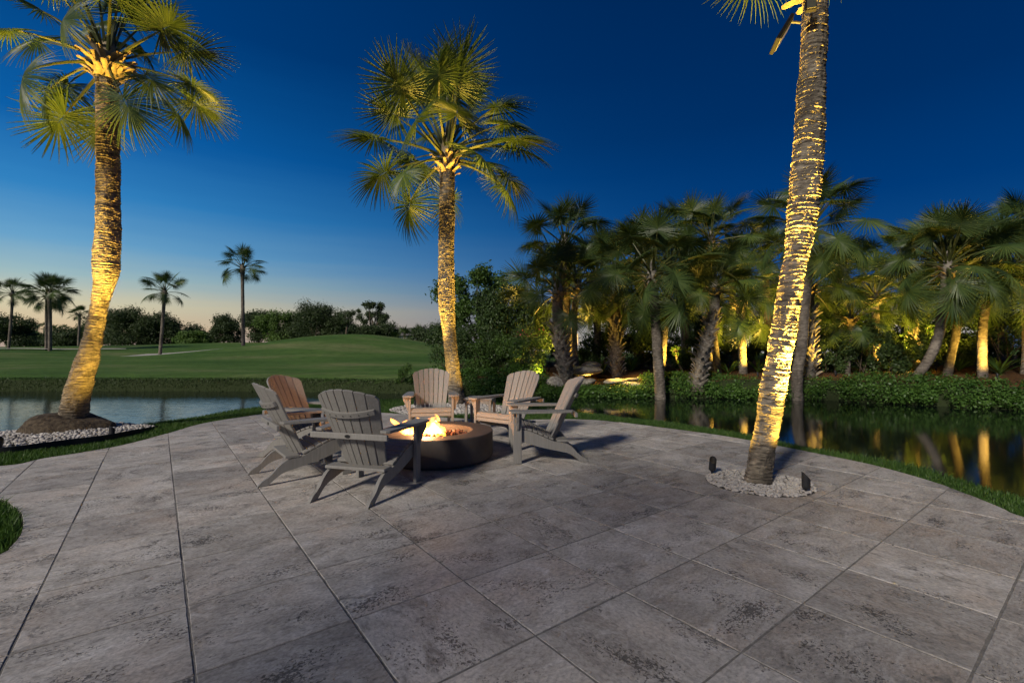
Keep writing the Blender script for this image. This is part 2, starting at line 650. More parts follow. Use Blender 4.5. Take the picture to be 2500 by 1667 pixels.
def terrain(x, y):
    x, y = np.asarray(x, float), np.asarray(y, float)
    d = y - far_shore(x)
    right = sstep(-5.0, -1.0, x)
    cove = np.exp(-((x - 3.0) / 1.15) ** 4) * (1 - sstep(0.7, 2.2, d))          # little rocky cove
    top = 0.24 * (1 - right) + (0.40 - 0.40 * cove) * right
    z = -1.2 + (1.2 + top - 0.12) * sstep(-0.35, 0.25, d) + 0.12 * sstep(0.2, 1.4, d)
    z = z + (1 - right) * (0.55 * sstep(0, 28, d) + 0.55 * sstep(28, 52, d)) + right * 0.5 * sstep(2, 16, d)
    g = lambda cx, cy, sx, sy, a: a * np.exp(-((x - cx) / sx) ** 2 - ((y - cy) / sy) ** 2)
    z = z + sstep(0, 6, d) * (g(-15.5, 45, 9.5, 11, 1.75) + g(-26, 56, 8, 9, 0.45) + g(-40, 76, 18, 14, 0.75) - g(-34.5, 42, 9, 9, 0.5))
    z = z + 0.03 * np.sin(x * 0.7 + 1.3) * np.sin(y * 0.53) * sstep(0.5, 4, d)
    return z


def tz(x, y):
    return float(terrain(np.array([x]), np.array([y]))[0])


def spaced(lo, hi, step, out_lo, out_hi, g=1.16):
    c = list(np.arange(lo, hi + 1e-6, step))
    s = step
    a = [lo]
    while a[-1] > out_lo:
        s *= g
        a.append(a[-1] - s)
    s = step
    b = [c[-1]]
    while b[-1] < out_hi:
        s *= g
        b.append(b[-1] + s)
    return np.array(a[1:][::-1] + c + b[1:])


gx = spaced(-24, 24, 0.3, -900, 900)
gy = spaced(9, 21, 0.2, -300, 2400, 1.08)
XX, YY = np.meshgrid(gx, gy)
ZZ = terrain(XX, YY)
nx_, ny_ = len(gx), len(gy)
idx = np.arange(nx_ * ny_).reshape(ny_, nx_)
F = np.stack([idx[:-1, :-1], idx[:-1, 1:], idx[1:, 1:], idx[1:, :-1]], -1).reshape(-1, 4)
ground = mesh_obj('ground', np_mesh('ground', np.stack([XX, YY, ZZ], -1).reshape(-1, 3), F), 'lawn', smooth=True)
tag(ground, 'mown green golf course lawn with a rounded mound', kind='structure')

water = mesh_obj('lake_water', py_mesh('lake_water', [(-160, -60, ZW), (160, -60, ZW), (160, 22, ZW), (-160, 22, ZW)], [(0, 1, 2, 3)]), 'water')
tag(water, 'calm lake water reflecting the dusk sky and lit palms', kind='structure')

# ---- patio outline (z = 0)
edge_px = [(0, 1137), (107, 1118), (279, 1090), (415, 1056), (478, 1037), (553, 1023), (659, 1009), (790, 1003), (950, 1008), (1080, 1018),
           (1200, 1024), (1295, 1024), (1402, 1023), (1491, 1028), (1615, 1043), (1729, 1058), (1800, 1069), (1897, 1087), (1999, 1107),
           (2137, 1136), (2298, 1182), (2439, 1237), (2500, 1262)]
edge = [tuple(G(*p)[:2]) for p in edge_px]
edge = [(-8.2, 4.75), (-6.8, 4.85)] + edge + [(4.0, 2.9), (4.15, 2.2), (4.25, 1.2), (4.3, 0.0), (4.3, -1.3)]
edge = [tuple(p) for p in catmull(edge, 5)]
isle_px = [(0, 1352), (24, 1335), (51, 1303), (57, 1272), (50, 1248), (28, 1231), (0, 1217)]
isle = [(-3.9, -1.3), (-3.55, 0.2), (-3.2, 1.4), (-3.05, 2.3)] + [tuple(G(*p)[:2]) for p in isle_px] + [(-4.9, 4.08), (-5.6, 4.15), (-6.8, 4.1), (-8.2, 4.0)]
isle = [tuple(p) for p in catmull(isle, 4)]
PATIO = edge + isle[::1]          # left top -> right -> back right -> back left -> island edge -> left

TH, TS, TO = rad(37.17), 0.61, (-0.7504, 2.2044)
ua, ub = (math.cos(TH), math.sin(TH)), (-math.sin(TH), math.cos(TH))


def to_ab(p):
    x, y = p[0] - TO[0], p[1] - TO[1]
    return ((x * ua[0] + y * ua[1]) / TS, (x * ub[0] + y * ub[1]) / TS)


def to_xy(a, b):
    return (TO[0] + TS * (a * ua[0] + b * ub[0]), TO[1] + TS * (a * ua[1] + b * ub[1]))


RP = Vector((2.36, 4.44, 0))     # foot of the palm that grows through the patio
BEDR = (0.47, 0.43)
BEDC = tuple(G(1853, 1178)[:2])
ring = [(BEDC[0] + BEDR[0] * math.cos(t), BEDC[1] + BEDR[1] * math.sin(t)) for t in np.linspace(0, 2 * math.pi, 49)[:-1]]

patio = mesh_obj('patio', None or py_mesh('patio', [(p[0], p[1], -0.0036) for p in PATIO] + [(p[0], p[1], -0.10) for p in PATIO],
                 [tuple(range(len(PATIO)))[::-1]] + [(i, (i + 1) % len(PATIO), len(PATIO) + (i + 1) % len(PATIO), len(PATIO) + i) for i in range(len(PATIO))]), 'grout')
tag(patio, 'curved travertine slab patio beside the lake', kind='structure')


def clip_half(poly, nx, ny, c):
    """keep the side nx*x+ny*y <= c"""
    out = []
    n = len(poly)
    for i in range(n):
        p, q = poly[i], poly[(i + 1) % n]
        dp, dq = nx * p[0] + ny * p[1] - c, nx * q[0] + ny * q[1] - c
        if dp <= 0:
            out.append(p)
        if (dp < 0 < dq) or (dq < 0 < dp):
            t = dp / (dp - dq)
            out.append((p[0] + t * (q[0] - p[0]), p[1] + t * (q[1] - p[1])))
    return out


def area(p):
    return 0.5 * sum(p[i][0] * p[(i + 1) % len(p)][1] - p[(i + 1) % len(p)][0] * p[i][1] for i in range(len(p)))


def dedupe(p, e=0.004):
    o = []
    for q in p:
        if not o or math.hypot(q[0] - o[-1][0], q[1] - o[-1][1]) > e:
            o.append(q)
    if len(o) > 1 and math.hypot(o[0][0] - o[-1][0], o[0][1] - o[-1][1]) < e:
        o.pop()
    return o


pat_ab = [to_ab(p) for p in PATIO]
ring_ab = [to_ab(p) for p in ring]
rc_ab = to_ab(BEDC)
splits = (math.floor(rc_ab[0]), math.floor(rc_ab[0]) + 1)


def tile_poly(i, j):
    g = 0.0042 / TS
    sq = [(i + g, j + g), (i + 1 - g, j + g), (i + 1 - g, j + 1 - g), (i + g, j + 1 - g)]
    P = pat_ab
    P = clip_half(P, -1, 0, -(i + g)); P = P and clip_half(P, 1, 0, i + 1 - g)
    P = P and clip_half(P, 0, -1, -(j + g)); P = P and clip_half(P, 0, 1, j + 1 - g)
    return dedupe(P, 0.006) if P else []


def cut_ring(poly):
    """remove the round planting hole from a slab outline (slab corner cases: outline enters and leaves the circle once)"""
    ins = [inpoly(np.array([p[0]]), np.array([p[1]]), ring_ab)[0] for p in poly]
    dens = []
    n = len(poly)
    for k in range(n):
        a, b = poly[k], poly[(k + 1) % n]
        m = max(1, int(math.hypot(b[0] - a[0], b[1] - a[1]) / 0.02))
        dens += [(a[0] + (b[0] - a[0]) * t / m, a[1] + (b[1] - a[1]) * t / m) for t in range(m)]
    flag = inpoly(np.array([p[0] for p in dens]), np.array([p[1] for p in dens]), ring_ab)
    rin = [r for r in ring_ab if inpoly(np.array([r[0]]), np.array([r[1]]), poly)[0]]
    if not flag.any():
        return [poly] if len(rin) == 0 else [poly]
    if flag.all():
        return []
    # runs of outside points
    N = len(dens)
    s0 = next(k for k in range(N) if not flag[k] and flag[k - 1])
    seq = [dens[(s0 + k) % N] for k in range(N)]
    fl = [flag[(s0 + k) % N] for k in range(N)]
    runs, cur = [], []
    for p, f_ in zip(seq, fl):
        if not f_:
            cur.append(p)
        elif cur:
            runs.append(cur)
            cur = []
    if cur:
        runs.append(cur)
    res = []
    for r in runs:
        a0, a1 = r[0], r[-1]
        ang = lambda p: math.atan2(p[1] - rc_ab[1], p[0] - rc_ab[0])
        # follow the circle from the end of the run back to its start, the way that stays inside the slab
        best = None
        for sgn in (1, -1):
            t0, t1 = ang(a1), ang(a0)
            d = (t1 - t0) * sgn % (2 * math.pi)
            k = max(2, int(d / 0.12))
            arc = []
            for q in range(1, k):
                t = t0 + sgn * d * q / k
                c_, s_ = math.cos(t - math.pi * 0), math.sin(t)
                # radius of the ellipse along this direction in slab units
                wx, wy = c_ * ua[0] + s_ * ub[0], c_ * ua[1] + s_ * ub[1]
                rr = 1 / math.sqrt((wx / BEDR[0]) ** 2 + (wy / BEDR[1]) ** 2) / TS
                arc.append((rc_ab[0] + rr * c_, rc_ab[1] + rr * s_))
            okc = sum(bool(inpoly(np.array([p[0]]), np.array([p[1]]), poly)[0]) for p in arc) / max(1, len(arc))
            if best is None or okc > best[0]:
                best = (okc, arc)
        res.append(simplify(r) + best[1])
    return res


def simplify(r):
    o = [r[0]]
    for k in range(1, len(r) - 1):
        a, b, c = o[-1], r[k], r[k + 1]
        if abs((b[0] - a[0]) * (c[1] - a[1]) - (b[1] - a[1]) * (c[0] - a[0])) > 2e-4:
            o.append(b)
    o.append(r[-1])
    return o


rng = random.Random(5)
full_tile = {}
n_tile = 0


def inset(poly, d):
    n = len(poly)
    out = []
    sgn = 1 if area(poly) > 0 else -1
    for k in range(n):
        p0, p1, p2 = Vector(poly[k - 1]), Vector(poly[k]), Vector(poly[(k + 1) % n])
        e0, e1 = (p1 - p0), (p2 - p1)
        if e0.length < 1e-6 or e1.length < 1e-6:
            out.append(tuple(p1)); continue
        e0.normalize(); e1.normalize()
        nn = Vector((-e0.y, e0.x)) + Vector((-e1.y, e1.x))
        if nn.length < 1e-4:
            out.append(tuple(p1)); continue
        nn.normalize()
        c = max(0.5, nn.dot(Vector((-e0.y, e0.x))))
        out.append(tuple(p1 + nn * (sgn * d / c)))
    return out


def slab_mesh(name, poly_m, chip=None):
    """travertine slab: outline in metres about its own centre, eased upper edge, uneven arrises"""
    if area(poly_m) < 0:
        poly_m = poly_m[::-1]
    if chip is not None:                        # split straight sides so the worn edge can wander
        q = []
        n = len(poly_m)
        for k in range(n):
            a, b = Vector(poly_m[k]), Vector(poly_m[(k + 1) % n])
            L = (b - a).length
            m = max(1, int(L / 0.045))
            nrm = Vector((-(b - a).y, (b - a).x)).normalized() if L > 1e-6 else Vector((0, 0))
            for t in range(m):
                p = a.lerp(b, t / m)
                if t:
                    p = p + nrm * abs(chip.gauss(0, 0.0012))
                q.append(tuple(p))
        poly_m = q
    n = len(poly_m)
    top = inset(poly_m, 0.0022)
    V = [(p[0], p[1], 0.0) for p in top] + [(p[0], p[1], -0.0022) for p in poly_m] + [(p[0], p[1], -0.03) for p in poly_m]
    F = [tuple(range(n))]
    for k in range(n):
        k2 = (k + 1) % n
        F.append((n + k, n + k2, k2, k))
        F.append((2 * n + k, 2 * n + k2, n + k2, n + k))
    return py_mesh(name, V, F)


variants = []
half = TS / 2 - 0.0042
for v in range(14):
    cr = random.Random(100 + v)
    variants.append(slab_mesh('slab', [(-half, -half), (half, -half), (half, half), (-half, half)], cr))
for i in range(-14, 14):
    for j in range(-14, 18):
        cx, cy = to_xy(i + 0.5, j + 0.5)
        if cy < -0.9 or cy > 9.5 or abs(cx) > 7.6:
            continue
        P = tile_poly(i, j)
        if len(P) < 3 or abs(area(P)) < 0.03:
            continue
        polys = [P]
        if math.hypot(cx - BEDC[0], cy - BEDC[1]) < 1.2:
            polys = cut_ring(P)
        for Q in polys:
            Q = dedupe(Q, 0.006)
            if len(Q) < 3 or abs(area(Q)) < 0.02:
                continue
            if len(Q) == 4 and abs(area(Q)) > 0.95:
                me = variants[rng.randrange(len(variants))]
                ang = TH + rng.choice((0, 0, 0, math.pi, math.pi, math.pi / 2))
            else:
                me = slab_mesh('slab', [((q[0] - i - 0.5) * TS, (q[1] - j - 0.5) * TS) for q in Q])
                ang = TH
            if not me.materials:
                me.materials.append(M['travertine'])
            o = mesh_obj('slab', me, None, patio)
            o.location = (cx, cy, rng.uniform(-0.0016, 0.0016))
            o.rotation_euler = (rng.gauss(0, 0.0011), rng.gauss(0, 0.0011), ang)
            n_tile += 1
print('slabs', n_tile)

# ---- near land: turf ground under grass, dropping to the lake
shore_px = [(314, 1040), (428, 1023), (540, 1005), (657, 990), (800, 979), (950, 975), (1111, 972), (1230, 986), (1304, 1003), (1402, 1006), (1491, 1013),
            (1615, 1027), (1725, 1040), (1800, 1054), (1905, 1078), (2137, 1118), (2298, 1153), (2500, 1208)]
shore = [(-14, 3.5), (-9.5, 5.9), (-8.0, 7.4), (-7.0, 8.15)] + [tuple(G(*p)[:2]) for p in shore_px] + [(4.75, 3.4), (5.3, 2.2), (6.2, 0.2), (8.5, -3.0), (14, -8)]
shore = [tuple(p) for p in catmull(shore, 5)]
LAND = [(-60, -2)] + shore + [(60, -30), (60, -60), (-60, -60)]
nL = len(LAND)
skirt_n = len(shore)
cen = np.array([0.0, 1.5])
V = [(p[0], p[1], -0.045) for p in LAND]
low = []
for k, p in enumerate(LAND):
    d = np.array(p) - cen
    d = d / (np.hypot(*d) + 1e-6)
    low.append((p[0] + d[0] * 0.16, p[1] + d[1] * 0.16, -0.24))
low2 = [(q[0] + (q[0] - p[0]) * 2.2, q[1] + (q[1] - p[1]) * 2.2, -0.9) for q, p in zip(low, LAND)]
V += low + low2
Fc = [tuple(range(nL))[::-1]]
for k in range(nL):
    k2 = (k + 1) % nL
    Fc.append((k, k2, nL + k2, nL + k))
    Fc.append((nL + k, nL + k2, 2 * nL + k2, 2 * nL + k))
land = mesh_obj('lawn_ground', py_mesh('lawn_ground', V, Fc), 'soil')
tag(land, 'strip of turf ground between patio and lake', kind='structure')

# planting beds with white pebbles
LBED = [tuple(G(*p)[:2]) for p in [(-60, 1112), (0, 1107), (60, 1100), (161, 1086), (268, 1072), (348, 1054), (383, 1043)]] + \
       [tuple(G(*p)[:2]) for p in [(316, 1039), (257, 1033)]] + [(-6.9, 7.85), (-7.8, 7.1), (-8.6, 6.0), (-7.4, 5.2)]
CP = AT(1116, 985, 10.6)
CBEDC = (CP.x - 0.05, 9.75)
CBED = [(CBEDC[0] + 1.25 * math.cos(t), CBEDC[1] + 0.95 * math.sin(t)) for t in np.linspace(0, 2 * math.pi, 29)[:-1]]


def blade_arrays(x, y, z, h, rs, w=0.0045, lean=0.5):
    n = len(x)
    az = rs.uniform(0, 2 * np.pi, n)
    ln = rs.normal(0, lean, n) * h
    la = rs.uniform(0, 2 * np.pi, n)
    c, s = np.cos(az) * w, np.sin(az) * w
    lx, ly = np.cos(la) * ln, np.sin(la) * ln
    P = np.zeros((n, 5, 3))
    P[:, 0] = np.stack([x - c, y - s, z], 1)
    P[:, 1] = np.stack([x + c, y + s, z], 1)
    P[:, 2] = np.stack([x + c * 0.8 + lx * 0.35, y + s * 0.8 + ly * 0.35, z + h * 0.62], 1)
    P[:, 3] = np.stack([x - c * 0.8 + lx * 0.35, y - s * 0.8 + ly * 0.35, z + h * 0.62], 1)
    P[:, 4] = np.stack([x + lx, y + ly, z + h], 1)
    b = np.arange(n)[:, None] * 5
    F = np.concatenate([b + np.array([[0, 1, 2]]), b + np.array([[0, 2, 3]]), b + np.array([[3, 2, 4]])], 0)
    return P.reshape(-1, 3), F


rs = np.random.RandomState(3)


def grass_patch(name, label, x0, x1, y0, y1, dens, cond, hmin=0.05, hmax=0.10, w=0.004):
    n = int((x1 - x0) * (y1 - y0) * dens)
    x, y = rs.uniform(x0, x1, n), rs.uniform(y0, y1, n)
    k = cond(x, y)
    x, y = x[k], y[k]
    h = rs.uniform(hmin, hmax, len(x)) * (0.85 + 0.25 * np.sin(x * 3.1 + 1) * np.sin(y * 2.7))
    Vg, Fg = blade_arrays(x, y, np.full(len(x), -0.05), h, rs, w)
    o = mesh_obj(name, np_mesh(name, Vg, Fg), 'grass')
    tag(o, label, 'grass', kind='stuff')
    print(name, len(x))
    return o


inland = lambda x, y: inpoly(x, y, LAND) & ~inpoly(x, y, PATIO)
grass_patch('grass', 'thick green turf strip along the lakeside edge of the patio', -6.6, 5.2, 2.6, 11.4, 5200,
            lambda x, y: inland(x, y) & ~inpoly(x, y, LBED) & ~inpoly(x, y, CBED) & ((y > 4.6) | (x > 3)) & (dist_poly(x, y, PATIO, True) > 0.012) & (x > -8.5))
grass_patch('grass', 'rounded tuft of lawn cutting into the slab patio beside the house', -5.4, -2.9, 1.2, 4.3, 5600,
            lambda x, y: inland(x, y) & (x < -2.9) & (y < 4.4) & (dist_poly(x, y, PATIO, True) > 0.015), 0.06, 0.13, 0.005)


# pebbles
def blob_mesh(name, seed, sub=2, sq=(1, 0.8, 0.5), amp=0.22):
    bm = bmesh.new()
    bmesh.ops.create_icosphere(bm, subdivisions=sub, radius=1)
    r = random.Random(seed)
    ks = [(Vector((r.gauss(0, 1), r.gauss(0, 1), r.gauss(0, 1))).normalized(), r.uniform(-amp, amp)) for _ in range(7)]
    for v in bm.verts:
        d = v.co.normalized()
        f = 1 + sum(a * max(0, d.dot(k)) ** 2 for k, a in ks)
        v.co = Vector((d.x * sq[0], d.y * sq[1], d.z * sq[2])) * f
    me = bm_mesh(name, bm)
    me.polygons.foreach_set('use_smooth', [True] * len(me.polygons))
    return me


peb = [blob_mesh('pebble', 40 + k, 1, (1, 0.78 - 0.05 * (k % 3), 0.52), 0.25) for k in range(6)]
for me in peb:
    me.materials.append(M['pebble'])


def merged(name, meshes, places, mat, parent=None):
    Vs, Fs, off = [], [], 0
    data = []
    for me in meshes:
        v = np.zeros(len(me.vertices) * 3)
        me.vertices.foreach_get('co', v)
        f = np.zeros(len(me.loops), np.int32)
        me.loops.foreach_get('vertex_index', f)
        data.append((v.reshape(-1, 3), f.reshape(-1, 3)))
    for (m, mat4) in places:
        v, f = data[m]
        A = np.array(mat4)
        Vs.append(v @ A[:3, :3].T + A[:3, 3])
        Fs.append(f + off)
        off += len(v)
    return mesh_obj(name, np_mesh(name, np.concatenate(Vs), np.concatenate(Fs)), mat, parent, smooth=True)


def pebble_places(cond, x0, x1, y0, y1, n, smin, smax, z0, r, layers=1, zf=None):
    out = []
    while len(out) < n:
        x, y = r.uniform(x0, x1), r.uniform(y0, y1)
        if not cond(x, y):
            continue
        s = r.uniform(smin, smax)
        zb = z0 if zf is None else zf(x, y)
        mat = Matrix.Translation((x, y, zb + r.uniform(0, s * 0.6))) @ Matrix.Rotation(r.uniform(0, 6.28), 4, 'Z') @ \
            Matrix.Rotation(r.gauss(0, 0.35), 4, 'X') @ Matrix.Diagonal((s, s, s, 1))
        out.append((r.randrange(len(peb)), mat))
    return out


bedr = mesh_obj('pebble_bed', py_mesh('pebble_bed', [(p[0], p[1], -0.002) for p in ring], [tuple(range(len(ring)))]), simple('bed_soil', (0.05, 0.045, 0.04), (0.10, 0.09, 0.08), 30, 0.95, coord='World'))
tag(bedr, 'round bed of white pebbles set in the slabs', kind='structure')
r_ = random.Random(8)
inring = lambda x, y: ((x - BEDC[0]) / (BEDR[0] - 0.008)) ** 2 + ((y - BEDC[1]) / (BEDR[1] - 0.008)) ** 2 < 1 and math.hypot(x - RP.x, y - RP.y) > 0.11
pl = pebble_places(inring, BEDC[0] - 0.6, BEDC[0] + 0.6, BEDC[1] - 0.6, BEDC[1] + 0.6, 1500, 0.011, 0.025, 0.002, r_)
pl.sort(key=lambda t: t[1].translation.y - 4 * t[1].translation.z)
pl_vis = sorted(pl, key=lambda t: -t[1].translation.z)
for m_, mt in pl_vis[:290]:
    o = mesh_obj('pebble', peb[m_], None, bedr)
    o.matrix_world = mt
rest = merged('pebble_gravel', peb, pl_vis[290:], 'pebble', bedr)
tag(rest, kind='stuff')

lb_soil = mesh_obj('pebble_bed', py_mesh('pebble_bed_lake', [(p[0], p[1], -0.02) for p in LBED], [tuple(range(len(LBED)))]), bedr.data.materials[0])
tag(lb_soil, 'long bed of white pebbles with black edging under a palm by the water', kind='structure')
LBa = np.array(LBED)
inl = lambda x, y: bool(inpoly(np.array([x]), np.array([y]), LBED)[0])
LPB = Vector((-6.60, 7.0, 0))
zl = lambda x, y: -0.01 + 0.10 * max(0, 1 - math.hypot(x + 6.4, y - 6.8) / 1.3)
pl = pebble_places(inl, LBa[:, 0].min(), LBa[:, 0].max(), LBa[:, 1].min(), LBa[:, 1].max(), 6500, 0.015, 0.033, 0, r_, zf=zl)
tag(merged('pebble_gravel', peb, pl, 'pebble', lb_soil), kind='stuff')
# edging strip round the bed
ep = catmull([G(p[0], p[1])[:2] for p in [(-60, 1113), (0, 1108), (60, 1101), (161, 1087), (268, 1073), (348, 1055), (385, 1043)]], 6)
V, Fq = [], []
for k, p in enumerate(ep):
    h = 0.075 - 0.05 * max(0, (k - len(ep) * 0.72) / (len(ep) * 0.28))
    V += [(p[0], p[1], -0.05), (p[0], p[1], h), (p[0] - 0.006, p[1] + 0.018, h), (p[0] - 0.006, p[1] + 0.018, -0.05)]
    if k:
        for a in range(4):
            Fq.append(((k - 1) * 4 + a, k * 4 + a, k * 4 + (a + 1) % 4, (k - 1) * 4 + (a + 1) % 4))
edg = mesh_obj('edging', py_mesh('edging', V, Fq), 'edging', lb_soil)

cb_soil = mesh_obj('pebble_bed', py_mesh('pebble_bed_mid', [(p[0], p[1], -0.02) for p in CBED], [tuple(range(len(CBED)))]), bedr.data.materials[0])
tag(cb_soil, 'bed of white pebbles behind the chairs at the lake edge', kind='structure')
inc = lambda x, y: ((x - CBEDC[0]) / 1.22) ** 2 + ((y - CBEDC[1]) / 0.92) ** 2 < 1
pl = pebble_places(inc, CBEDC[0] - 1.3, CBEDC[0] + 1.3, CBEDC[1] - 1, CBEDC[1] + 1, 2200, 0.02, 0.045, -0.015, r_)
tag(merged('pebble_gravel', peb, pl, 'pebble', cb_soil), kind='stuff')

# far bank rough grass and sand cart path
xs = rs.uniform(-26, -2.5, 16000)
dd = rs.uniform(-0.12, 0.55, 16000)
ys = far_shore(xs) + dd
zs_ = terrain(xs, ys)
k = zs_ > ZW - 0.05
Vg, Fg = blade_arrays(xs[k], ys[k], zs_[k] - 0.02, rs.uniform(0.03, 0.07, k.sum()), rs, 0.010, 0.6)
tag(mesh_obj('bank_grass', np_mesh('bank_grass', Vg, Fg), 'leaf_dark'), 'rough grass hanging over the far bank of the lake', 'grass', kind='stuff')  # darker leaf colour stands in for the shade along the bank


def path_strip(name, label, pts, wid):
    C = catmull(pts, 6)
    V, Fq = [], []
    for k, p in enumerate(C):
        a = C[max(0, k - 1)]; b = C[min(len(C) - 1, k + 1)]
        t = np.array([b[0] - a[0], b[1] - a[1]]); t = t / np.hypot(*t)
        w = wid * (1 if 0 < k < len(C) - 1 else 0.3)
        for s in (-1, -0.33, 0.33, 1):
            x, y = p[0] - t[1] * s * w, p[1] + t[0] * s * w
            V.append((x, y, tz(x, y) + 0.17 + 0.03 * (1 - s * s)))
        if k:
            for a in range(3):
                Fq.append(((k - 1) * 4 + a, (k - 1) * 4 + a + 1, k * 4 + a + 1, k * 4 + a))
    return tag(mesh_obj(name, py_mesh(name, V, Fq), 'sand', smooth=True), label, kind='structure')


path_strip('cart_path', 'pale sandy cart path rising over the golf lawn', [(-35.6, 43.6), (-34, 44.2), (-32, 45.8), (-30.2, 48), (-28.4, 50.4), (-27.2, 52)], 2.8)
path_strip('cart_path', 'pale sandy path beside the distant pair of palms', [(-62, 53), (-55, 51.5), (-48, 51), (-43, 52)], 0.6)


# ================================================================== CHAIRS, TABLE, FIRE PIT
def arc_pts(P, k=4):
    return [tuple(p) for p in catmull(P, k)]


def make_chair():
    ch = empty('adirondack_chair')
    # side rails with the swept rear legs
    up = arc_pts([(0.335, 0.372), (0.20, 0.352), (0.05, 0.292), (-0.08, 0.235), (-0.165, 0.222), (-0.235, 0.205), (-0.30, 0.158), (-0.365, 0.085), (-0.43, 0.048), (-0.475, 0.0)])
    lo = arc_pts([(-0.385, 0.0), (-0.335, 0.045), (-0.255, 0.098), (-0.13, 0.128), (0.05, 0.168), (0.2, 0.212), (0.335, 0.258)])
    for s in (-1, 1):
        mesh_obj('side_rail', prism_mesh('side_rail', up + lo, 'x', s * 0.268 - 0.016, s * 0.268 + 0.016, 0.004), 'hdpe', ch)
        mesh_obj('front_leg', box_mesh('front_leg', (s * 0.308, 0.325, 0.279), (0.036, 0.092, 0.558), None, 0.006), 'hdpe', ch)
        br = [(s * 0.327, 0.556), (s * 0.405, 0.556), (s * 0.404, 0.522), (s * 0.388, 0.49), (s * 0.366, 0.455), (s * 0.358, 0.41), (s * 0.345, 0.375), (s * 0.327, 0.365)]
        mesh_obj('arm_bracket', prism_mesh('arm_bracket', br if s > 0 else br[::-1], 'y', 0.312, 0.338, 0.003), 'hdpe', ch)
        arm = [(s * 0.250, 0.385), (s * 0.262, 0.412), (s * 0.29, 0.425), (s * 0.37, 0.420), (s * 0.402, 0.400), (s * 0.412, 0.36), (s * 0.408, 0.26), (s * 0.392, 0.05),
               (s * 0.372, -0.15), (s * 0.358, -0.27), (s * 0.335, -0.292), (s * 0.285, -0.292), (s * 0.268, -0.27), (s * 0.262, -0.1), (s * 0.252, 0.1)]
        a_ = mesh_obj('armrest', prism_mesh('armrest', arm if s > 0 else arm[::-1], 'z', 0.559, 0.584, 0.006), 'hdpe', ch)
        for yy in (0.34, 0.30, -0.25):
            mesh_obj('screw', prism_mesh('screw', [(s * 0.308 + 0.006 * math.cos(t), yy + 0.006 * math.sin(t)) for t in np.linspace(0, 2 * math.pi, 9)[:-1]], 'z', 0.58, 0.5852, 0), 'screw', a_)
    # seat: boards follow the scooped side rail
    prof = [(0.352, 0.300, -80), (0.350, 0.352, -62), (0.312, 0.386, -12), (0.250, 0.377, 10), (0.187, 0.362, 16), (0.126, 0.341, 21), (0.066, 0.316, 24), (0.006, 0.289, 24), (-0.052, 0.264, 21)]
    for y, z, a in prof:
        w = 0.0575 if a > -50 else 0.052
        m = Matrix.Rotation(rad(a), 3, 'X')
        wid = 0.56 if y < 0.27 else 0.572
        if 0.27 < y < 0.345:
            wid = 0.572
        mesh_obj('seat_slat', box_mesh('seat_slat', (0, y, z), (wid, w - 0.004, 0.021), m, 0.005), 'hdpe', ch)
    # rear cross board with its scooped front edge
    rb = [(-0.288, -0.238), (0.288, -0.238), (0.288, -0.115)] + [(0.2 * math.cos(t) , -0.115 - 0.03 * math.sin(t)) for t in np.linspace(0, math.pi, 9)] + [(-0.288, -0.115)]
    o = mesh_obj('rear_rail', prism_mesh('rear_rail', rb, 'z', 0.2265, 0.2525, 0.004), 'hdpe', ch)
    # back: seven tapered boards in a shallow curve, arched top
    tilt = math.atan2(0.34, 0.70)
    n = 7
    Lz = 0.79
    for k in range(n):
        u = (k - 3) / 3.0
        bm = bmesh.new()
        bw, tw = 0.0535, 0.0765
        x0, x1 = (k - 3) * (bw + 0.006), (k - 3) * (tw + 0.007)
        rows = []
        for t in np.linspace(0, 1, 6):
            xc = x0 + (x1 - x0) * t
            w = (bw + (tw - bw) * t) / 2
            rows.append((xc - w, xc + w, t))
        topf = lambda x: Lz - 0.115 * (x / 0.285) ** 2
        pts = [(r[0], r[2] * (Lz - 0.2)) for r in rows] + [(r[1], r[2] * (Lz - 0.2)) for r in rows][::-1]
        L, R = rows[-1][0], rows[-1][1]
        left = [(rows[0][0], 0.0), (L * 0.93 + rows[0][0] * 0.07, Lz - 0.2)]
        top = [(x, topf(x)) for x in np.linspace(L, R, 5)]
        if k == 0:
            top[0] = (L + 0.012, topf(L) - 0.004)
            top.insert(0, (L, topf(L) - 0.03))
        if k == 6:
            top[-1] = (R - 0.012, topf(R) - 0.004)
            top.append((R, topf(R) - 0.03))
        out = [(rows[0][0], 0.0)] + top + [(rows[0][1], 0.0)]
        th = 0.02
        v0 = [bm.verts.new((p[0], 0, p[1])) for p in out]
        v1 = [bm.verts.new((p[0], -th, p[1])) for p in out]
        bm.faces.new(v0)
        bm.faces.new(v1[::-1])
        for q in range(len(out)):
            bm.faces.new((v0[q], v0[(q + 1) % len(out)], v1[(q + 1) % len(out)], v1[q]))
        ed = [e for e in bm.edges if abs(e.verts[0].co.y - e.verts[1].co.y) < 1e-6]
        bmesh.ops.bevel(bm, geom=ed, offset=0.003, segments=1, affect='EDGES', clamp_overlap=True)
        # dish the back, then recline it
        bmesh.ops.transform(bm, matrix=Matrix.Translation((0, 0.062 * u * u, 0)) @ Matrix.Rotation(0, 4, 'Z'), verts=bm.verts)
        for v in bm.verts:
            v.co.y += -(v.co.x - (x0 + (x1 - x0) * v.co.z / Lz)) * -0.55 * u
        bmesh.ops.transform(bm, matrix=Matrix.Translation((0, -0.112, 0.2275)) @ Matrix.Rotation(tilt, 4, 'X'), verts=bm.verts)
        mesh_obj('back_slat', bm_mesh('back_slat', bm), 'hdpe', ch)

    def back_pt(x, h, off):
        """point behind the dished back at board height h"""
        y = 0.062 * (x / (0.185 + 0.075 * h / Lz)) ** 2 - 0.02 - off
        v = Matrix.Rotation(tilt, 3, 'X') @ Vector((x, y, h)) + Vector((0, -0.112, 0.2275))
        return v
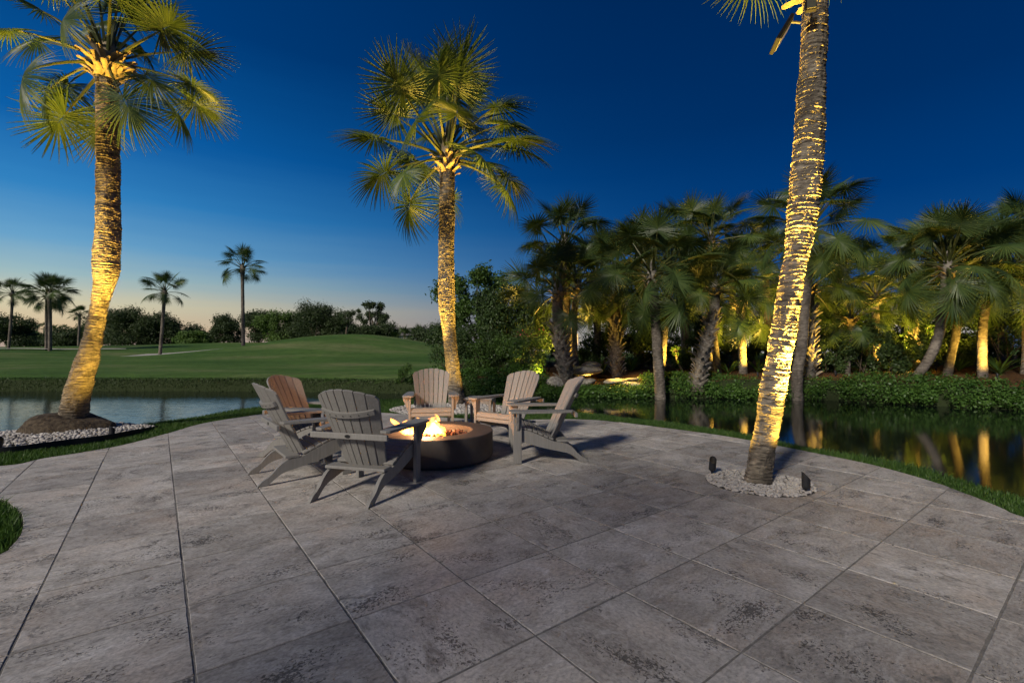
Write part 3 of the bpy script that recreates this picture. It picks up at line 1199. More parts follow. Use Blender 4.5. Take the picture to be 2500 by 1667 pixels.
    # curved upper rail
    V, Fq = [], []
    xs_ = np.linspace(-0.25, 0.25, 13)
    for x in xs_:
        for h, of in ((0.535, 0.002), (0.582, 0.002), (0.582, 0.026), (0.535, 0.026)):
            V.append(back_pt(x, h, of))
    for k in range(len(xs_) - 1):
        for a in range(4):
            Fq.append((k * 4 + a, k * 4 + (a + 1) % 4, (k + 1) * 4 + (a + 1) % 4, (k + 1) * 4 + a))
    Fq += [(0, 3, 2, 1), tuple((len(xs_) - 1) * 4 + a for a in range(4))]
    me = py_mesh('upper_rail', V, Fq)
    bm = bmesh.new(); bm.from_mesh(me)
    ur = mesh_obj('upper_rail', bm_mesh('upper_rail', bm), 'hdpe', ch)
    # arm level rail with its oval badge
    lr = mesh_obj('lower_rail', box_mesh('lower_rail', (0, -0.318, 0.533), (0.735, 0.032, 0.05), None, 0.006), 'hdpe', ch)
    mesh_obj('badge', prism_mesh('badge', [(0.026 * math.cos(t), 0.533 + 0.014 * math.sin(t)) for t in np.linspace(0, 2 * math.pi, 21)[:-1]], 'y', -0.3375, -0.333, 0), 'badge', lr)
    for k in range(7):
        x = (k - 3) * 0.068
        p = back_pt(x, 0.558, 0.027)
        sm = bpy.data.meshes.get('rail_screw')
        if sm is None:
            sm = prism_mesh('rail_screw', [(0.005 * math.cos(t), 0.005 * math.sin(t)) for t in np.linspace(0, 2 * math.pi, 7)[:-1]], 'y', -0.003, 0.001, 0)
            sm.materials.append(M['badge'])
        mesh_obj('screw', sm, None, ur, p)
    return ch


def copy_tree(o, parent=None):
    c = o.copy()
    COL.objects.link(c)
    c.parent = parent
    for ch in o.children:
        copy_tree(ch, c)
    return c


chair = make_chair()
CH = [((-1.288, 4.227), (0.2587, 0.966), 'grey adirondack chair with its slatted back to the open patio, hiding part of the flames'),
      ((-2.118, 4.771), (0.789, 0.614), 'grey adirondack chair standing between the orange lit chair and the chair hiding the flames'),
      ((-2.454, 5.632), (0.978, -0.208), 'adirondack chair whose back glows orange, set between the fire and the golf mound'),
      ((-1.23, 7.12), (0.17, -0.985), 'adirondack chair facing the fire in front of the leaning lit palm trunk'),
      ((-0.04, 6.52), (-0.62, -0.78), 'adirondack chair turned to the fire right beside the small square side table'),
      ((0.37, 5.46), (-1.0, -0.05), 'grey adirondack chair facing the fire pit, its back toward the pebble ring palm')]
for i, (p, f, lab) in enumerate(CH):
    c = chair if i == 0 else copy_tree(chair)
    c.location = (p[0], p[1], 0)
    c.rotation_euler = (0, 0, math.atan2(f[1], f[0]) - math.pi / 2)
    tag(c, lab, 'chair', 'adirondack chairs round the fire pit')

tb = tag(empty('side_table', (-0.52, 7.72, 0), rad(-8)), 'low square grey side table between two adirondack chairs', 'table')
for k in range(6):
    mesh_obj('top_slat', box_mesh('top_slat', (0, -0.2 + k * 0.08, 0.442), (0.47, 0.075, 0.022), None, 0.004), 'hdpe', tb)
for sx in (-1, 1):
    for sy in (-1, 1):
        mesh_obj('leg', box_mesh('leg', (sx * 0.195, sy * 0.195, 0.2155), (0.042, 0.05, 0.431), None, 0.005), 'hdpe', tb)
ap = [(-0.17, 0.43), (0.17, 0.43), (0.17, 0.355)] + [(0.15 * math.cos(t), 0.355 + 0.025 * math.sin(t)) for t in np.linspace(0, math.pi, 9)] + [(-0.17, 0.355)]
for sy in (-1, 1):
    mesh_obj('apron', prism_mesh('apron', ap, 'y', sy * 0.205 - 0.01, sy * 0.205 + 0.01, 0), 'hdpe', tb)
for sx in (-1, 1):
    mesh_obj('apron', prism_mesh('apron', ap, 'x', sx * 0.205 - 0.01, sx * 0.205 + 0.01, 0), 'hdpe', tb)

# ---- fire pit
PC, PR, PH = Vector((-0.88, 5.46, 0)), 0.655, 0.315
pit = tag(empty('fire_pit', PC), 'round dark bronze fire pit burning on the slab patio', 'fire pit')


def lathe(name, prof, n=96):
    V, Fq = [], []
    m = len(prof)
    for k in range(n):
        t = 2 * math.pi * k / n
        for r, z in prof:
            V.append((r * math.cos(t), r * math.sin(t), z))
    for k in range(n):
        for a in range(m - 1):
            Fq.append((k * m + a, ((k + 1) % n) * m + a, ((k + 1) % n) * m + a + 1, k * m + a + 1))
    return py_mesh(name, V, Fq)


b = mesh_obj('bowl', lathe('bowl', [(0.60, 0.0), (0.628, 0.012), (0.628, 0.03), (PR - 0.004, 0.034), (PR, 0.04), (PR, PH - 0.012), (PR - 0.004, PH - 0.003), (PR - 0.012, PH), (0.425, PH), (0.415, PH - 0.004), (0.411, PH - 0.012), (0.402, 0.2), (0.38, 0.16), (0.0, 0.16)]), 'pit', pit, smooth=True)
b.data.set_sharp_from_angle(angle=rad(12))
mesh_obj('burner_ring', lathe('burner_ring', [(0.398, 0.20), (0.404, 0.245), (0.398, 0.245), (0.392, 0.20)]), 'burner', pit)
lav = [blob_mesh('lava_rock', 70 + k, 2, (1, 0.85, 0.75), 0.5) for k in range(4)]
for me in lav:
    me.materials.append(M['lava'])
    r0 = random.Random(hash(me.name) % 1000)
    for v in me.vertices:
        v.co *= r0.uniform(0.86, 1.12)
    me.polygons.foreach_set('use_smooth', [False] * len(me.polygons))
lr_ = random.Random(12)
for k in range(260):
    a, r = lr_.uniform(0, 6.283), 0.385 * math.sqrt(lr_.random())
    s = lr_.uniform(0.017, 0.032)
    o = mesh_obj('lava_rock', lav[k % 4], None, pit)
    hump = 0.225 + 0.03 * (1 - (r / 0.4) ** 2) + lr_.uniform(-0.012, 0.02)
    o.location = (r * math.cos(a), r * math.sin(a), hump)
    o.rotation_euler = (lr_.uniform(0, 6), lr_.uniform(0, 6), lr_.uniform(0, 6))
    o.scale = (s, s, s)
# flames: wavering tongues of glowing gas
fl = tag(empty('fire', (PC.x - 0.17, PC.y - 0.02, 0.235)), 'bright yellow gas flames rising from the lava rocks', 'fire')
fr = random.Random(4)
TONG = []
for q in range(26):
    a, rr = fr.uniform(0, 6.283), math.sqrt(fr.random())
    x, y = 0.29 * rr * math.cos(a), 0.15 * rr * math.sin(a)
    TONG.append((x, y, fr.uniform(0.10, 0.21) * (1.25 - 0.5 * rr), fr.uniform(0.045, 0.085)))
TONG += [(0.14, 0.0, 0.27, 0.07), (0.05, 0.02, 0.24, 0.07), (-0.25, 0.02, 0.22, 0.055)]
for k, (x, y, h, r) in enumerate(TONG):
    ph, sw = fr.uniform(0, 6), fr.uniform(-0.09, 0.09)
    P, R = [], []
    for t in np.linspace(0, 1, 14):
        w = t * t
        P.append((x + w * (sw + 0.05 * math.sin(ph + 6 * t)), y + w * 0.03 * math.cos(ph + 4 * t), t * h))
        R.append(max(0.0015, r * (0.55 + 1.5 * t) * (1 - t) ** 0.9 * (1 + 0.22 * math.sin(9 * t + ph))))
    v, f = tube_arrays(P, R, 12)
    mesh_obj('flame', py_mesh('flame', v, f), 'flame', fl, smooth=True)
fp = bpy.data.lights.new('fire_light', 'POINT')
fp.energy = 70
fp.color = FIRE_COL
fp.shadow_soft_size = 0.10
fpo = bpy.data.objects.new('fire_light', fp)
COL.objects.link(fpo)
fpo.parent = fl
fpo.location = (0.03, 0, 0.17)


# ================================================================== PALMS
def frond_mesh(name, seed, Lp=0.8, Lb=0.9, nseg=44, amax=150, droop=0.35, fold=0.25, costa=0.4, arch=0.06, tipdroop=0.25, bend=30):
    r = random.Random(seed)
    V, F = [], []
    # petiole (three sided, tapering)
    P, R = [], []
    for t in np.linspace(0, 1, 6):
        P.append((Lp * t, 0, -arch * Lp * t * t))
        R.append(0.020 * (1 - t) ** 0.7 + 0.008)
    v, f = tube_arrays(P, R, 4, 0, False)
    V += v
    F += f
    npet, nvp = len(F), len(V)
    h0 = Vector(P[-1])
    da = rad(amax) * 2 / nseg / 2
    for k in range(nseg):
        s = -1 + 2 * (k + 0.5) / nseg
        a = s * rad(amax) + r.gauss(0, 0.02)
        co = max(0.0, 1 - abs(s)) ** 1.3 * costa * Lb
        org = h0 + Vector((co, 0, -0.55 * co * co / Lb))
        slope = -1.1 * co / Lb
        L = Lb * (0.60 + 0.40 * math.cos(a * 0.5)) * r.uniform(0.93, 1.06) - co * 0.72
        if r.random() < 0.05:
            L *= r.uniform(0.5, 0.8)
        d = Vector((math.cos(a), math.sin(a), 0))
        d.z = slope * math.cos(a) - fold * abs(math.sin(a)) ** 1.5
        d.normalize()
        side = Vector((-math.sin(a), math.cos(a), 0))
        nrm = d.cross(side)
        td = tipdroop * r.uniform(0.5, 1.6)
        sw = r.gauss(0, 0.04)
        rf = 0.42
        base = len(V)
        fr_ = (0.005, 0.20, 0.42, 0.62, 0.82, 1.0)
        for q in fr_:
            rr = q * L
            wf = max(0.006, rf * L * math.tan(da) * 1.06)
            w = max(0.005, min(wf, rr * math.tan(da) * 1.06 + 0.004)) if q <= rf + 0.03 else wf * max(0.06, 1 - (q - rf) / (1 - rf)) ** 0.75
            c = org + d * rr + Vector((0, 0, -droop * (rr / Lb) ** 2 * Lb - td * max(0, q - 0.45) ** 2 * L)) + side * (sw * q * q * L)
            pl_ = 0.55 * w if q < 0.9 else 0.2 * w
            V += [c - side * w - nrm * 0, c + Vector((0, 0, pl_)), c + side * w]
        for q in range(len(fr_) - 1):
            b = base + q * 3
            F += [(b, b + 1, b + 4, b + 3), (b + 1, b + 2, b + 5, b + 4)]
    # the blade hangs from the end of the leaf stalk
    B = Matrix.Translation(h0) @ Matrix.Rotation(rad(bend), 4, 'Y') @ Matrix.Translation(-h0)
    V = [Vector(v) if q < nvp else B @ Vector(v) for q, v in enumerate(V)]
    me = py_mesh(name, V, F)
    me.materials.append(M['frond'])
    me.materials.append(M['petiole'])
    mi = [1 if k < npet else 0 for k in range(len(F))]
    me.polygons.foreach_set('material_index', mi)
    me.update()
    return me


FR_UP = [frond_mesh('frond', 200 + k, 0.92, 0.74, 44, 128, 0.05, 0.04, 0.28, 0.05, 0.10, 2 + 4 * k) for k in range(3)]
FR_MID = [frond_mesh('frond', 220 + k, 0.98, 0.72, 48, 156, 0.10, 0.12, 0.30, 0.20, 0.24, 8 + 8 * k) for k in range(4)]
FR_OLD = [frond_mesh('frond', 240 + k, 0.92, 0.72, 48, 158, 0.16, 0.18, 0.32, 0.26, 0.34, 24 + 9 * k) for k in range(4)]


def vnoise(rs_, n1, n2, c1, c2):
    """smooth value noise, periodic in the first axis"""
    g = rs_.uniform(-1, 1, (c1, c2 + 1))
    u = np.arange(n1) / n1 * c1
    v = np.linspace(0, c2 - 1e-6, n2)
    i0 = np.floor(u).astype(int); fu = u - i0; fu = fu * fu * (3 - 2 * fu)
    j0 = np.floor(v).astype(int); fv = v - j0; fv = fv * fv * (3 - 2 * fv)
    a, b = g[i0 % c1][:, j0], g[(i0 + 1) % c1][:, j0]
    c, d = g[i0 % c1][:, j0 + 1], g[(i0 + 1) % c1][:, j0 + 1]
    fu = fu[:, None]; fv = fv[None]
    return (a * (1 - fu) + b * fu) * (1 - fv) + (c * (1 - fu) + d * fu) * fv


def trunk_mesh(name, pts, seed, na=48, step=0.012, relief=0.010, ringgap=0.045, flare=0.0):
    """pts: (x, y, z, r) along the stem, relative to the palm's foot; leaf scar rings are modelled"""
    rs_ = np.random.RandomState(seed)
    C = catmull(pts, 12)
    seg = np.r_[0, np.cumsum(np.linalg.norm(np.diff(C[:, :3], axis=0), axis=1))]
    L = seg[-1]
    m = max(8, int(L / step))
    u = np.linspace(0, L, m)
    Q = np.stack([np.interp(u, seg, C[:, k]) for k in range(4)], 1)
    rings = [0]
    while rings[-1] < L:
        rings.append(rings[-1] + ringgap * rs_.uniform(0.5, 1.6))
    rings = np.array(rings)
    th = np.arange(na) / na * 2 * np.pi
    wob = vnoise(rs_, na, m, 5, max(2, int(L * 2.2))) * ringgap * 0.55
    uu = u[None] + wob + 0.012 * np.sin(th * 1 + rs_.uniform(0, 6))[:, None]
    k = np.clip(np.searchsorted(rings, uu) - 1, 0, len(rings) - 2)
    ph = (uu - rings[k]) / (rings[k + 1] - rings[k])
    ph = np.clip(ph, 0, 1)
    amp = rs_.uniform(0.3, 1.2, len(rings))[k]
    disp = relief * amp * (1 - ph) ** 1.5 * np.clip(ph * 12, 0, 1)      # shelf at the bottom of each ring: catches light from below
    disp += relief * 0.55 * vnoise(rs_, na, m, 22, max(3, int(L * 14)))
    disp += relief * 0.5 * vnoise(rs_, na, m, 11, max(3, int(L * 5)))
    disp += relief * 0.45 * rs_.uniform(-1, 1, (na, m))
    rr = Q[:, 3][None] * (1 + 0.03 * vnoise(rs_, na, m, 4, max(2, int(L * 1.2)))) + disp
    if flare:
        rr += flare * np.exp(-u / 0.12)[None] * (1 + 0.4 * vnoise(rs_, na, m, 9, 6))
    X = Q[:, 0][None] + rr * np.cos(th)[:, None]
    Y = Q[:, 1][None] + rr * np.sin(th)[:, None]
    Z = np.broadcast_to(Q[:, 2][None], X.shape)
    V = np.stack([X, Y, Z], -1).reshape(-1, 3)
    ii = np.arange(na * m).reshape(na, m)
    F = np.stack([ii[:, :-1], np.roll(ii, -1, 0)[:, :-1], np.roll(ii, -1, 0)[:, 1:], ii[:, 1:]], -1).reshape(-1, 4)
    return np_mesh(name, V, F)


def boot_mesh(name, seed, L=0.24, w0=0.075, w1=0.035, th=0.016, split=True):
    """cut leaf base: strap rising along +z and leaning out along +x"""
    r = random.Random(seed)
    V, F = [], []
    for t in (0, 0.3, 0.65, 1.0):
        w = w0 + (w1 - w0) * t ** 0.8
        x = 0.02 * t + 0.10 * t * t * (L / 0.24)
        z = L * t
        j = r.gauss(0, 0.004)
        V += [(x, -w + j, z), (x + th, -w * 0.45 + j, z + 0.004), (x + th, w * 0.45 + j, z + 0.004), (x, w + j, z), (x - th * 0.7, j, z)]
    for q in range(3):
        for a in range(5):
            F.append((q * 5 + a, q * 5 + (a + 1) % 5, (q + 1) * 5 + (a + 1) % 5, (q + 1) * 5 + a))
    F.append((4, 3, 2, 1, 0))
    F.append((15, 16, 17, 18, 19))
    return py_mesh(name, V, F)


BOOT_N = [boot_mesh('leaf_base', 300 + k, 0.17, 0.055, 0.032, 0.02) for k in range(4)]
BOOT_F = [boot_mesh('leaf_base', 320 + k, 0.22, 0.085, 0.042, 0.024) for k in range(4)]
for me in BOOT_N:
    me.materials.append(M['boot'])
for me in BOOT_F:
    me.materials.append(M['boot_grey'])


def stem_at(pts, z):
    P = np.asarray(pts)
    return tuple(np.interp(z, P[:, 2], P[:, k]) for k in (0, 1, 3))


def palm(label, foot, pts, seed, nfr=30, scale=1.0, emax=82, emin=-30, group=None, boots_from=None, crown_boots=18, near=False,
         trunk='trunk_far', name='palm_tree', boot_len=None, squash=1.0, step=None, lean=(0, 0), skip=None):
    """foot: world point; pts: stem (x,y,z,r) relative to it"""
    r = random.Random(seed)
    root = tag(empty(name, foot), label, 'palm tree', group)
    st = step or (0.010 if near else 0.03)
    me = trunk_mesh('trunk', pts, seed, 96 if near else 20, st, 0.0125 if near else 0.010, 0.03 if near else 0.06, 0.03 if near else 0.015)
    tr = mesh_obj('trunk', me, trunk, root, smooth=near)
    top = Vector(pts[-1][:3])
    # heart of the crown
    hr = pts[-1][3]
    core = lathe('crown', [(0.0, -0.12), (hr * 1.02, -0.10), (hr * 1.15, 0.05), (hr * 1.0, 0.25 * scale), (hr * 0.55, 0.45 * scale), (0.0, 0.62 * scale)], 14)
    cr = mesh_obj('crown', core, M['boot_grey'] if not near else M['boot'], root, top, smooth=True)
    for i in range(nfr):
        u = (i + 0.5) / nfr
        az = i * 2.39996 + r.gauss(0, 0.22)
        el = emax - (emax - emin) * u ** 1.1 + r.gauss(0, 6) + 5
        if skip and skip(az % 6.283, el):
            continue
        src = FR_UP if el > 58 else (FR_MID if el > 8 else FR_OLD)
        o = mesh_obj('frond', src[r.randrange(len(src))], None, cr)
        k = scale * r.uniform(0.88, 1.1) * (0.9 if el > 70 else 1.0)
        rr = hr * (0.45 + 0.5 * u)
        o.location = (rr * math.cos(az), rr * math.sin(az), (0.42 - 0.40 * u) * scale)
        rot = Matrix.Rotation(az, 4, 'Z') @ Matrix.Rotation(-rad(el), 4, 'Y') @ Matrix.Rotation(r.gauss(0, 0.55), 4, 'X')
        o.rotation_euler = rot.to_euler()
        o.scale = (k, k * squash, k)
    # cut leaf bases under the crown
    for i in range(crown_boots):
        az = i * 2.39996
        z = -0.04 - 0.30 * scale * i / max(1, crown_boots) + 0.18
        o = mesh_obj('leaf_base', BOOT_N[i % 4], None, cr)
        o.location = (hr * 0.98 * math.cos(az), hr * 0.98 * math.sin(az), z)
        o.rotation_euler = (Matrix.Rotation(az + r.gauss(0, 0.2), 4, 'Z') @ Matrix.Rotation(r.uniform(0.15, 0.75), 4, 'Y')).to_euler()
        k = r.uniform(0.8, 1.25) * (1.15 if near else 1.1)
        o.scale = (k, k, k)
    if boots_from is not None:
        z0, z1 = boots_from
        n = int((z1 - z0) / 0.021)
        for i in range(n):
            z = z0 + (z1 - z0) * i / n
            az = i * 2.39996 + r.gauss(0, 0.08)
            x, y, rr = stem_at(pts, z)
            o = mesh_obj('leaf_base', BOOT_F[r.randrange(4)], None, tr)
            o.location = (x + rr * 0.93 * math.cos(az), y + rr * 0.93 * math.sin(az), z)
            o.rotation_euler = (Matrix.Rotation(az, 4, 'Z') @ Matrix.Rotation(r.uniform(0.02, 0.28), 4, 'Y') @ Matrix.Rotation(r.choice((-1, 1)) * r.uniform(0.3, 0.6), 4, 'X')).to_euler()
            k = r.uniform(0.75, 1.15) * (boot_len or 1.0)
            o.scale = (k, k, k)
    return root


def stem_px(rows, Y, foot):
    """stem survey: rows of (x, y, width) in the photograph for a palm at distance Y"""
    out = []
    for px, py, w in rows:
        p = AT(px, py, Y)
        out.append((p.x - foot[0], p.y - foot[1], p.z - foot[2], w * Y / FPX / 2 / math.hypot(1, p.x / p.y) * 0.97))
    return out


# ---- the three lit palms of the terrace
LF = Vector((AT(178, 1030, 7.0).x, 7.0, 0.0))
lrows = [(176, 1048, 84), (180, 1006, 75), (197, 931, 68), (218, 860, 57), (234, 790, 48), (245, 735, 47), (255, 690, 58), (259, 665, 66), (261, 620, 69), (264, 560, 66),
         (264, 480, 64), (264, 400, 62), (263, 285, 60), (262, 215, 60), (263, 175, 62)]
lp = palm('palm with curved glowing trunk growing from a root mound in the lakeside pebble bed', LF, stem_px(lrows, 7.0, LF), 21, 32, 0.96, 84, -38, 'floodlit terrace palms', near=True, trunk='trunk', crown_boots=40, step=0.008)
CF = Vector((CP.x, 10.6, -0.02))
crows = [(1117, 990, 40), (1113, 955, 37), (1106, 900, 34), (1100, 840, 32), (1093, 773, 37), (1091, 740, 41), (1089.5, 640, 39), (1091, 540, 39), (1091.5, 440, 37), (1092, 400, 37)]
cp_ = palm('slender floodlit palm with full round crown standing behind the chairs', CF, stem_px(crows, 10.6, CF), 33, 36, 1.34, 86, -22, 'floodlit terrace palms', near=True, trunk='trunk', crown_boots=30, step=0.014)
RF = Vector((AT(1850, 1180, 4.44).x, 4.44, -0.03))
rrows = [(1849, 1190, 64), (1850, 1175, 60), (1861, 1100, 57), (1877, 1020, 60), (1889, 940, 63), (1896, 900, 61), (1914, 800, 64), (1930, 700, 61), (1940, 650, 60), (1950, 600, 65), (1956, 545, 75), (1960, 500, 78),
         (1970, 400, 78), (1975, 330, 76), (1978, 250, 73), (1984, 150, 66), (1989, 60, 62), (1990, -10, 62), (1990, -40, 64)]
rp = palm('leaning floodlit palm growing through the round pebble ring in the patio', RF, stem_px(rrows, 4.44, RF), 47, 22, 1.0, 84, 34, 'floodlit terrace palms', near=True, trunk='trunk', crown_boots=34, step=0.007)

# root mound of the lakeside palm
mv = []
bm = bmesh.new()
bmesh.ops.create_icosphere(bm, subdivisions=5, radius=1)
r0 = np.random.RandomState(2)
ks = r0.normal(0, 1, (60, 3)); ks /= np.linalg.norm(ks, axis=1)[:, None]
am = r0.uniform(-0.05, 0.06, 60)
for v in bm.verts:
    d = np.array(v.co)
    f = 1 + float((am * np.maximum(0, ks @ d) ** 24).sum()) * 2.2 + r0.uniform(-0.012, 0.012)
    v.co = Vector((d[0] * 0.60 * f, d[1] * 0.50 * f, max(-0.1, d[2]) * 0.30 * f - (0.05 * (d[0] > 0) * d[0])))
mo = mesh_obj('root_mound', bm_mesh('root_mound', bm), 'root', lp, (-0.06, -0.02, 0.0), smooth=True)

# ---- palms of the garden across the water and over the golf course
GG = 'uplit palms in the garden across the water'


def gpalm(label, Y, rows, seed, base_drop=0.15, **k):
    b = AT(rows[0][0], rows[0][1], Y)
    foot = Vector((b.x, Y, tz(b.x, Y)))
    pts = stem_px(rows, Y, foot)
    p0 = pts[0]
    if p0[2] > 0.02:
        pts = [(p0[0], p0[1], -base_drop, p0[3] * 1.1)] + pts
    else:
        pts[0] = (p0[0], p0[1], -base_drop, p0[3])
    k.setdefault('group', GG)
    k['scale'] = k.get('scale', 1.0) / math.hypot(1, foot.x / foot.y) ** 0.4 * 1.2
    return palm(label, foot, pts, seed, **k)


gpalm('tall palm with a golden boot collar rising behind the boulders', 17.2, [(1378, 905, 22), (1382, 760, 22), (1380, 640, 22), (1380, 612, 24)], 61, nfr=26, scale=0.92, emin=-42)
gpalm('short palm with shaggy criss cross trunk beside the boulders', 15.3, [(1380, 905, 34), (1370, 830, 32), (1362, 765, 28), (1362, 725, 26)], 62, nfr=24, scale=0.95, emin=-30, boots_from=(0.0, 1.9))
gpalm('palm with yellow lit trunk hidden behind the shaggy palm', 16.2, [(1404, 895, 20), (1400, 820, 18), (1404, 745, 17), (1412, 720, 18)], 63, nfr=18, scale=0.85, emin=-25)
gpalm('palm with pale shaggy trunk between the boulders and the smooth grey palm', 16.4, [(1506, 905, 26), (1504, 840, 25), (1503, 770, 24), (1502, 690, 24)], 64, nfr=30, scale=0.95, emin=-65, boots_from=(0.0, 2.0))
gpalm('full dark palm on a smooth grey trunk rooted at the water', 14.3, [(1612, 962, 27), (1608, 900, 26), (1603, 820, 25), (1598, 740, 25), (1592, 690, 27)], 65, nfr=44, scale=1.0, emin=-62)
gpalm('thin palm with brilliantly lit yellow trunk behind the smooth grey palm', 16.0, [(1617, 920, 13), (1619, 850, 18), (1626, 760, 19), (1634, 680, 18)], 66, nfr=22, scale=0.9, emin=-40)
gpalm('tall palm with golden collar towering over the leaning shaggy palm', 17.6, [(1738, 905, 24), (1738, 760, 24), (1734, 640, 24), (1735, 606, 26)], 67, nfr=30, scale=0.98, emin=-38)
gpalm('leaning palm with grey shaggy trunk sprouting from the hedge', 14.6, [(1704, 935, 30), (1716, 870, 30), (1733, 810, 29), (1744, 760, 27), (1744, 715, 26)], 68, nfr=28, scale=0.82, emin=-35, boots_from=(0.0, 2.3))
gpalm('smooth leaning palm trunk tucked behind the shaggy leaning palm', 15.8, [(1754, 915, 19), (1746, 850, 18), (1738, 780, 17), (1736, 720, 17)], 69, nfr=16, scale=0.75, emin=-20)
gpalm('low palm with yellow trunk and bright lime fan leaves', 15.6, [(1815, 915, 22), (1812, 850, 20), (1810, 790, 19), (1808, 745, 20)], 70, nfr=24, scale=0.92, emin=-45)
gpalm('large palm with grey stem crossing behind the pebble ring palm', 13.9, [(1946, 920, 30), (1957, 846, 29), (1966, 730, 28), (1975, 614, 28), (1980, 575, 30)], 71, nfr=30, scale=1.0, emin=-40)
gpalm('stout palm with shaggy trunk lit gold along one side', 14.8, [(1972, 915, 38), (1973, 840, 36), (1973, 760, 32), (1974, 715, 28)], 72, nfr=22, scale=0.8, emin=-30, boots_from=(0.0, 2.2), boot_len=1.05)
gpalm('mid height palm with orange collar and yellow green fans', 16.4, [(2142, 915, 20), (2140, 850, 19), (2138, 775, 19), (2136, 738, 21)], 73, nfr=26, scale=0.95, emin=-32)
gpalm('short palm on a thin brown trunk in the mulch', 15.4, [(2066, 915, 18), (2070, 870, 17), (2076, 829, 16), (2078, 790, 17)], 74, nfr=18, scale=0.7, emin=-30)
gpalm('palm with glowing yellow green fans behind the leaning trunk', 16.6, [(2240, 905, 16), (2238, 840, 16), (2236, 780, 15), (2236, 745, 16)], 75, nfr=22, scale=0.78, emin=-35)
gpalm('big dark palm leaning out over the water on a curved trunk', 13.3, [(2206, 972, 34), (2238, 918, 32), (2271, 870, 30), (2293, 811, 29), (2307, 721, 29), (2313, 668, 31)], 76, nfr=46, scale=1.0, emin=-48)
gpalm('palm with pale trunk edged in yellow light beside the leaning palm', 14.6, [(2310, 928, 26), (2324, 860, 24), (2336, 800, 23), (2340, 703, 22), (2342, 650, 23)], 77, nfr=32, scale=0.98, emin=-35)
gpalm('palm with ringed golden trunk standing alone in the mulch', 13.7, [(2399, 930, 30), (2398, 870, 27), (2399, 800, 26), (2408, 735, 25), (2420, 685, 26)], 78, nfr=40, scale=1.0, emin=-40, crown_boots=22)

BACK = [(1560, 18.5, 640, 'palm crown rising behind the pale shaggy and smooth grey palms'), (1668, 19.5, 600, 'dark palm standing behind the brilliant thin trunk'), (1790, 19, 690, 'dark palm behind the lime fan palm'),
        (1872, 18.4, 660, 'dark palm filling the gap before the pebble ring palm'), (2045, 18.6, 690, 'dark palm behind the stout gold lit palm'), (2205, 19, 655, 'dark palm behind the glowing fans'), (2440, 17, 640, 'dark palm behind the ringed golden trunk'),
        (2500, 14.5, 600, 'broad dark palm at the end of the garden bed'), (1455, 18.8, 690, 'dark palm behind the boulders and shaggy trunks')]
for q, (px, Y, py, lab) in enumerate(BACK):
    gpalm(lab, Y, [(px, 905, 20), (px + 4, 820, 19), (px - 2, py + 40, 18), (px, py, 20)], 140 + q, nfr=30, scale=0.95, emin=-50)

palm('added palm behind the viewer casting soft shade on the patio', Vector((-4.9, -4.3, -0.04)), [(0, 0, -0.1, 0.2), (0.05, 0, 1.5, 0.17), (0.0, 0, 3.2, 0.18), (0.05, 0.05, 5.0, 0.17)], 150, 15, 1.1, 80, -25, 'floodlit terrace palms', trunk='trunk')  # unseen palm, added so its crown throws shade pools on the slabs

FG = 'distant palms on the golf course'


def fpalm(label, Y, rows, seed, **k):
    k.setdefault('group', FG)
    k.setdefault('step', 0.12)
    k.setdefault('nfr', 24)
    return gpalm(label, Y, rows, seed, 0.3, **k)


fpalm('far palm with two tone crown beside the sandy path', 54, [(21, 849, 9), (27, 780, 8.5), (30, 735, 8), (30, 722, 10)], 81, scale=1.15, emin=-20)
fpalm('far palm of a close pair with twin stems, darker stem', 50, [(122, 846, 11), (122, 780, 11), (121, 725, 12)], 82, scale=1.45, emin=-40, nfr=30)
fpalm('far palm of a close pair with twin stems, thinner stem', 51, [(113, 846, 8), (113, 780, 8), (114, 728, 8)], 83, scale=1.2, emin=-25)
fpalm('small far palm behind the glowing curved trunk', 78, [(192, 832, 7), (194, 790, 7), (194, 772, 8)], 84, scale=1.0, emin=-20)
fpalm('far palm standing at the end of the sandy path', 44, [(391, 861, 9.5), (396, 800, 9), (400, 745, 9), (402, 718, 12)], 85, scale=1.15, emin=-18, nfr=22)
fpalm('tallest far palm beside the golf mound', 50, [(594, 840, 10), (593, 760, 9), (592, 690, 9), (592, 660, 12)], 86, scale=1.3, emin=-28, nfr=22)
for q, (px, py, Y) in enumerate([(55, 812, 130), (83, 810, 130), (108, 808, 120), (132, 812, 125), (156, 814, 110)]):
    fpalm(['tiny horizon palm nearest the first far palm', 'tiny horizon palm halfway between the first far palm and the pair', 'tiny horizon palm showing past the thinner twin stem', 'tiny horizon palm just clear of the darker twin stem', 'tiny low horizon palm between the twin palms and the small far palm'][q], Y, [(px, 842, 5), (px, py + 8, 4.5), (px, py, 5)], 90 + q, scale=1.25, emin=-25, nfr=14, crown_boots=0, group='tiny palms on the horizon')
for q, (px, py) in enumerate([(988, 834), (1023, 830)]):
    fpalm('low bushy palm in front of the long roofed house' if q else 'low bushy palm at the foot of the spreading tree', 60, [(px, 848, 9), (px, py, 9)], 96 + q, scale=0.95, emin=-10, nfr=24, crown_boots=0, group='low palms by the house')


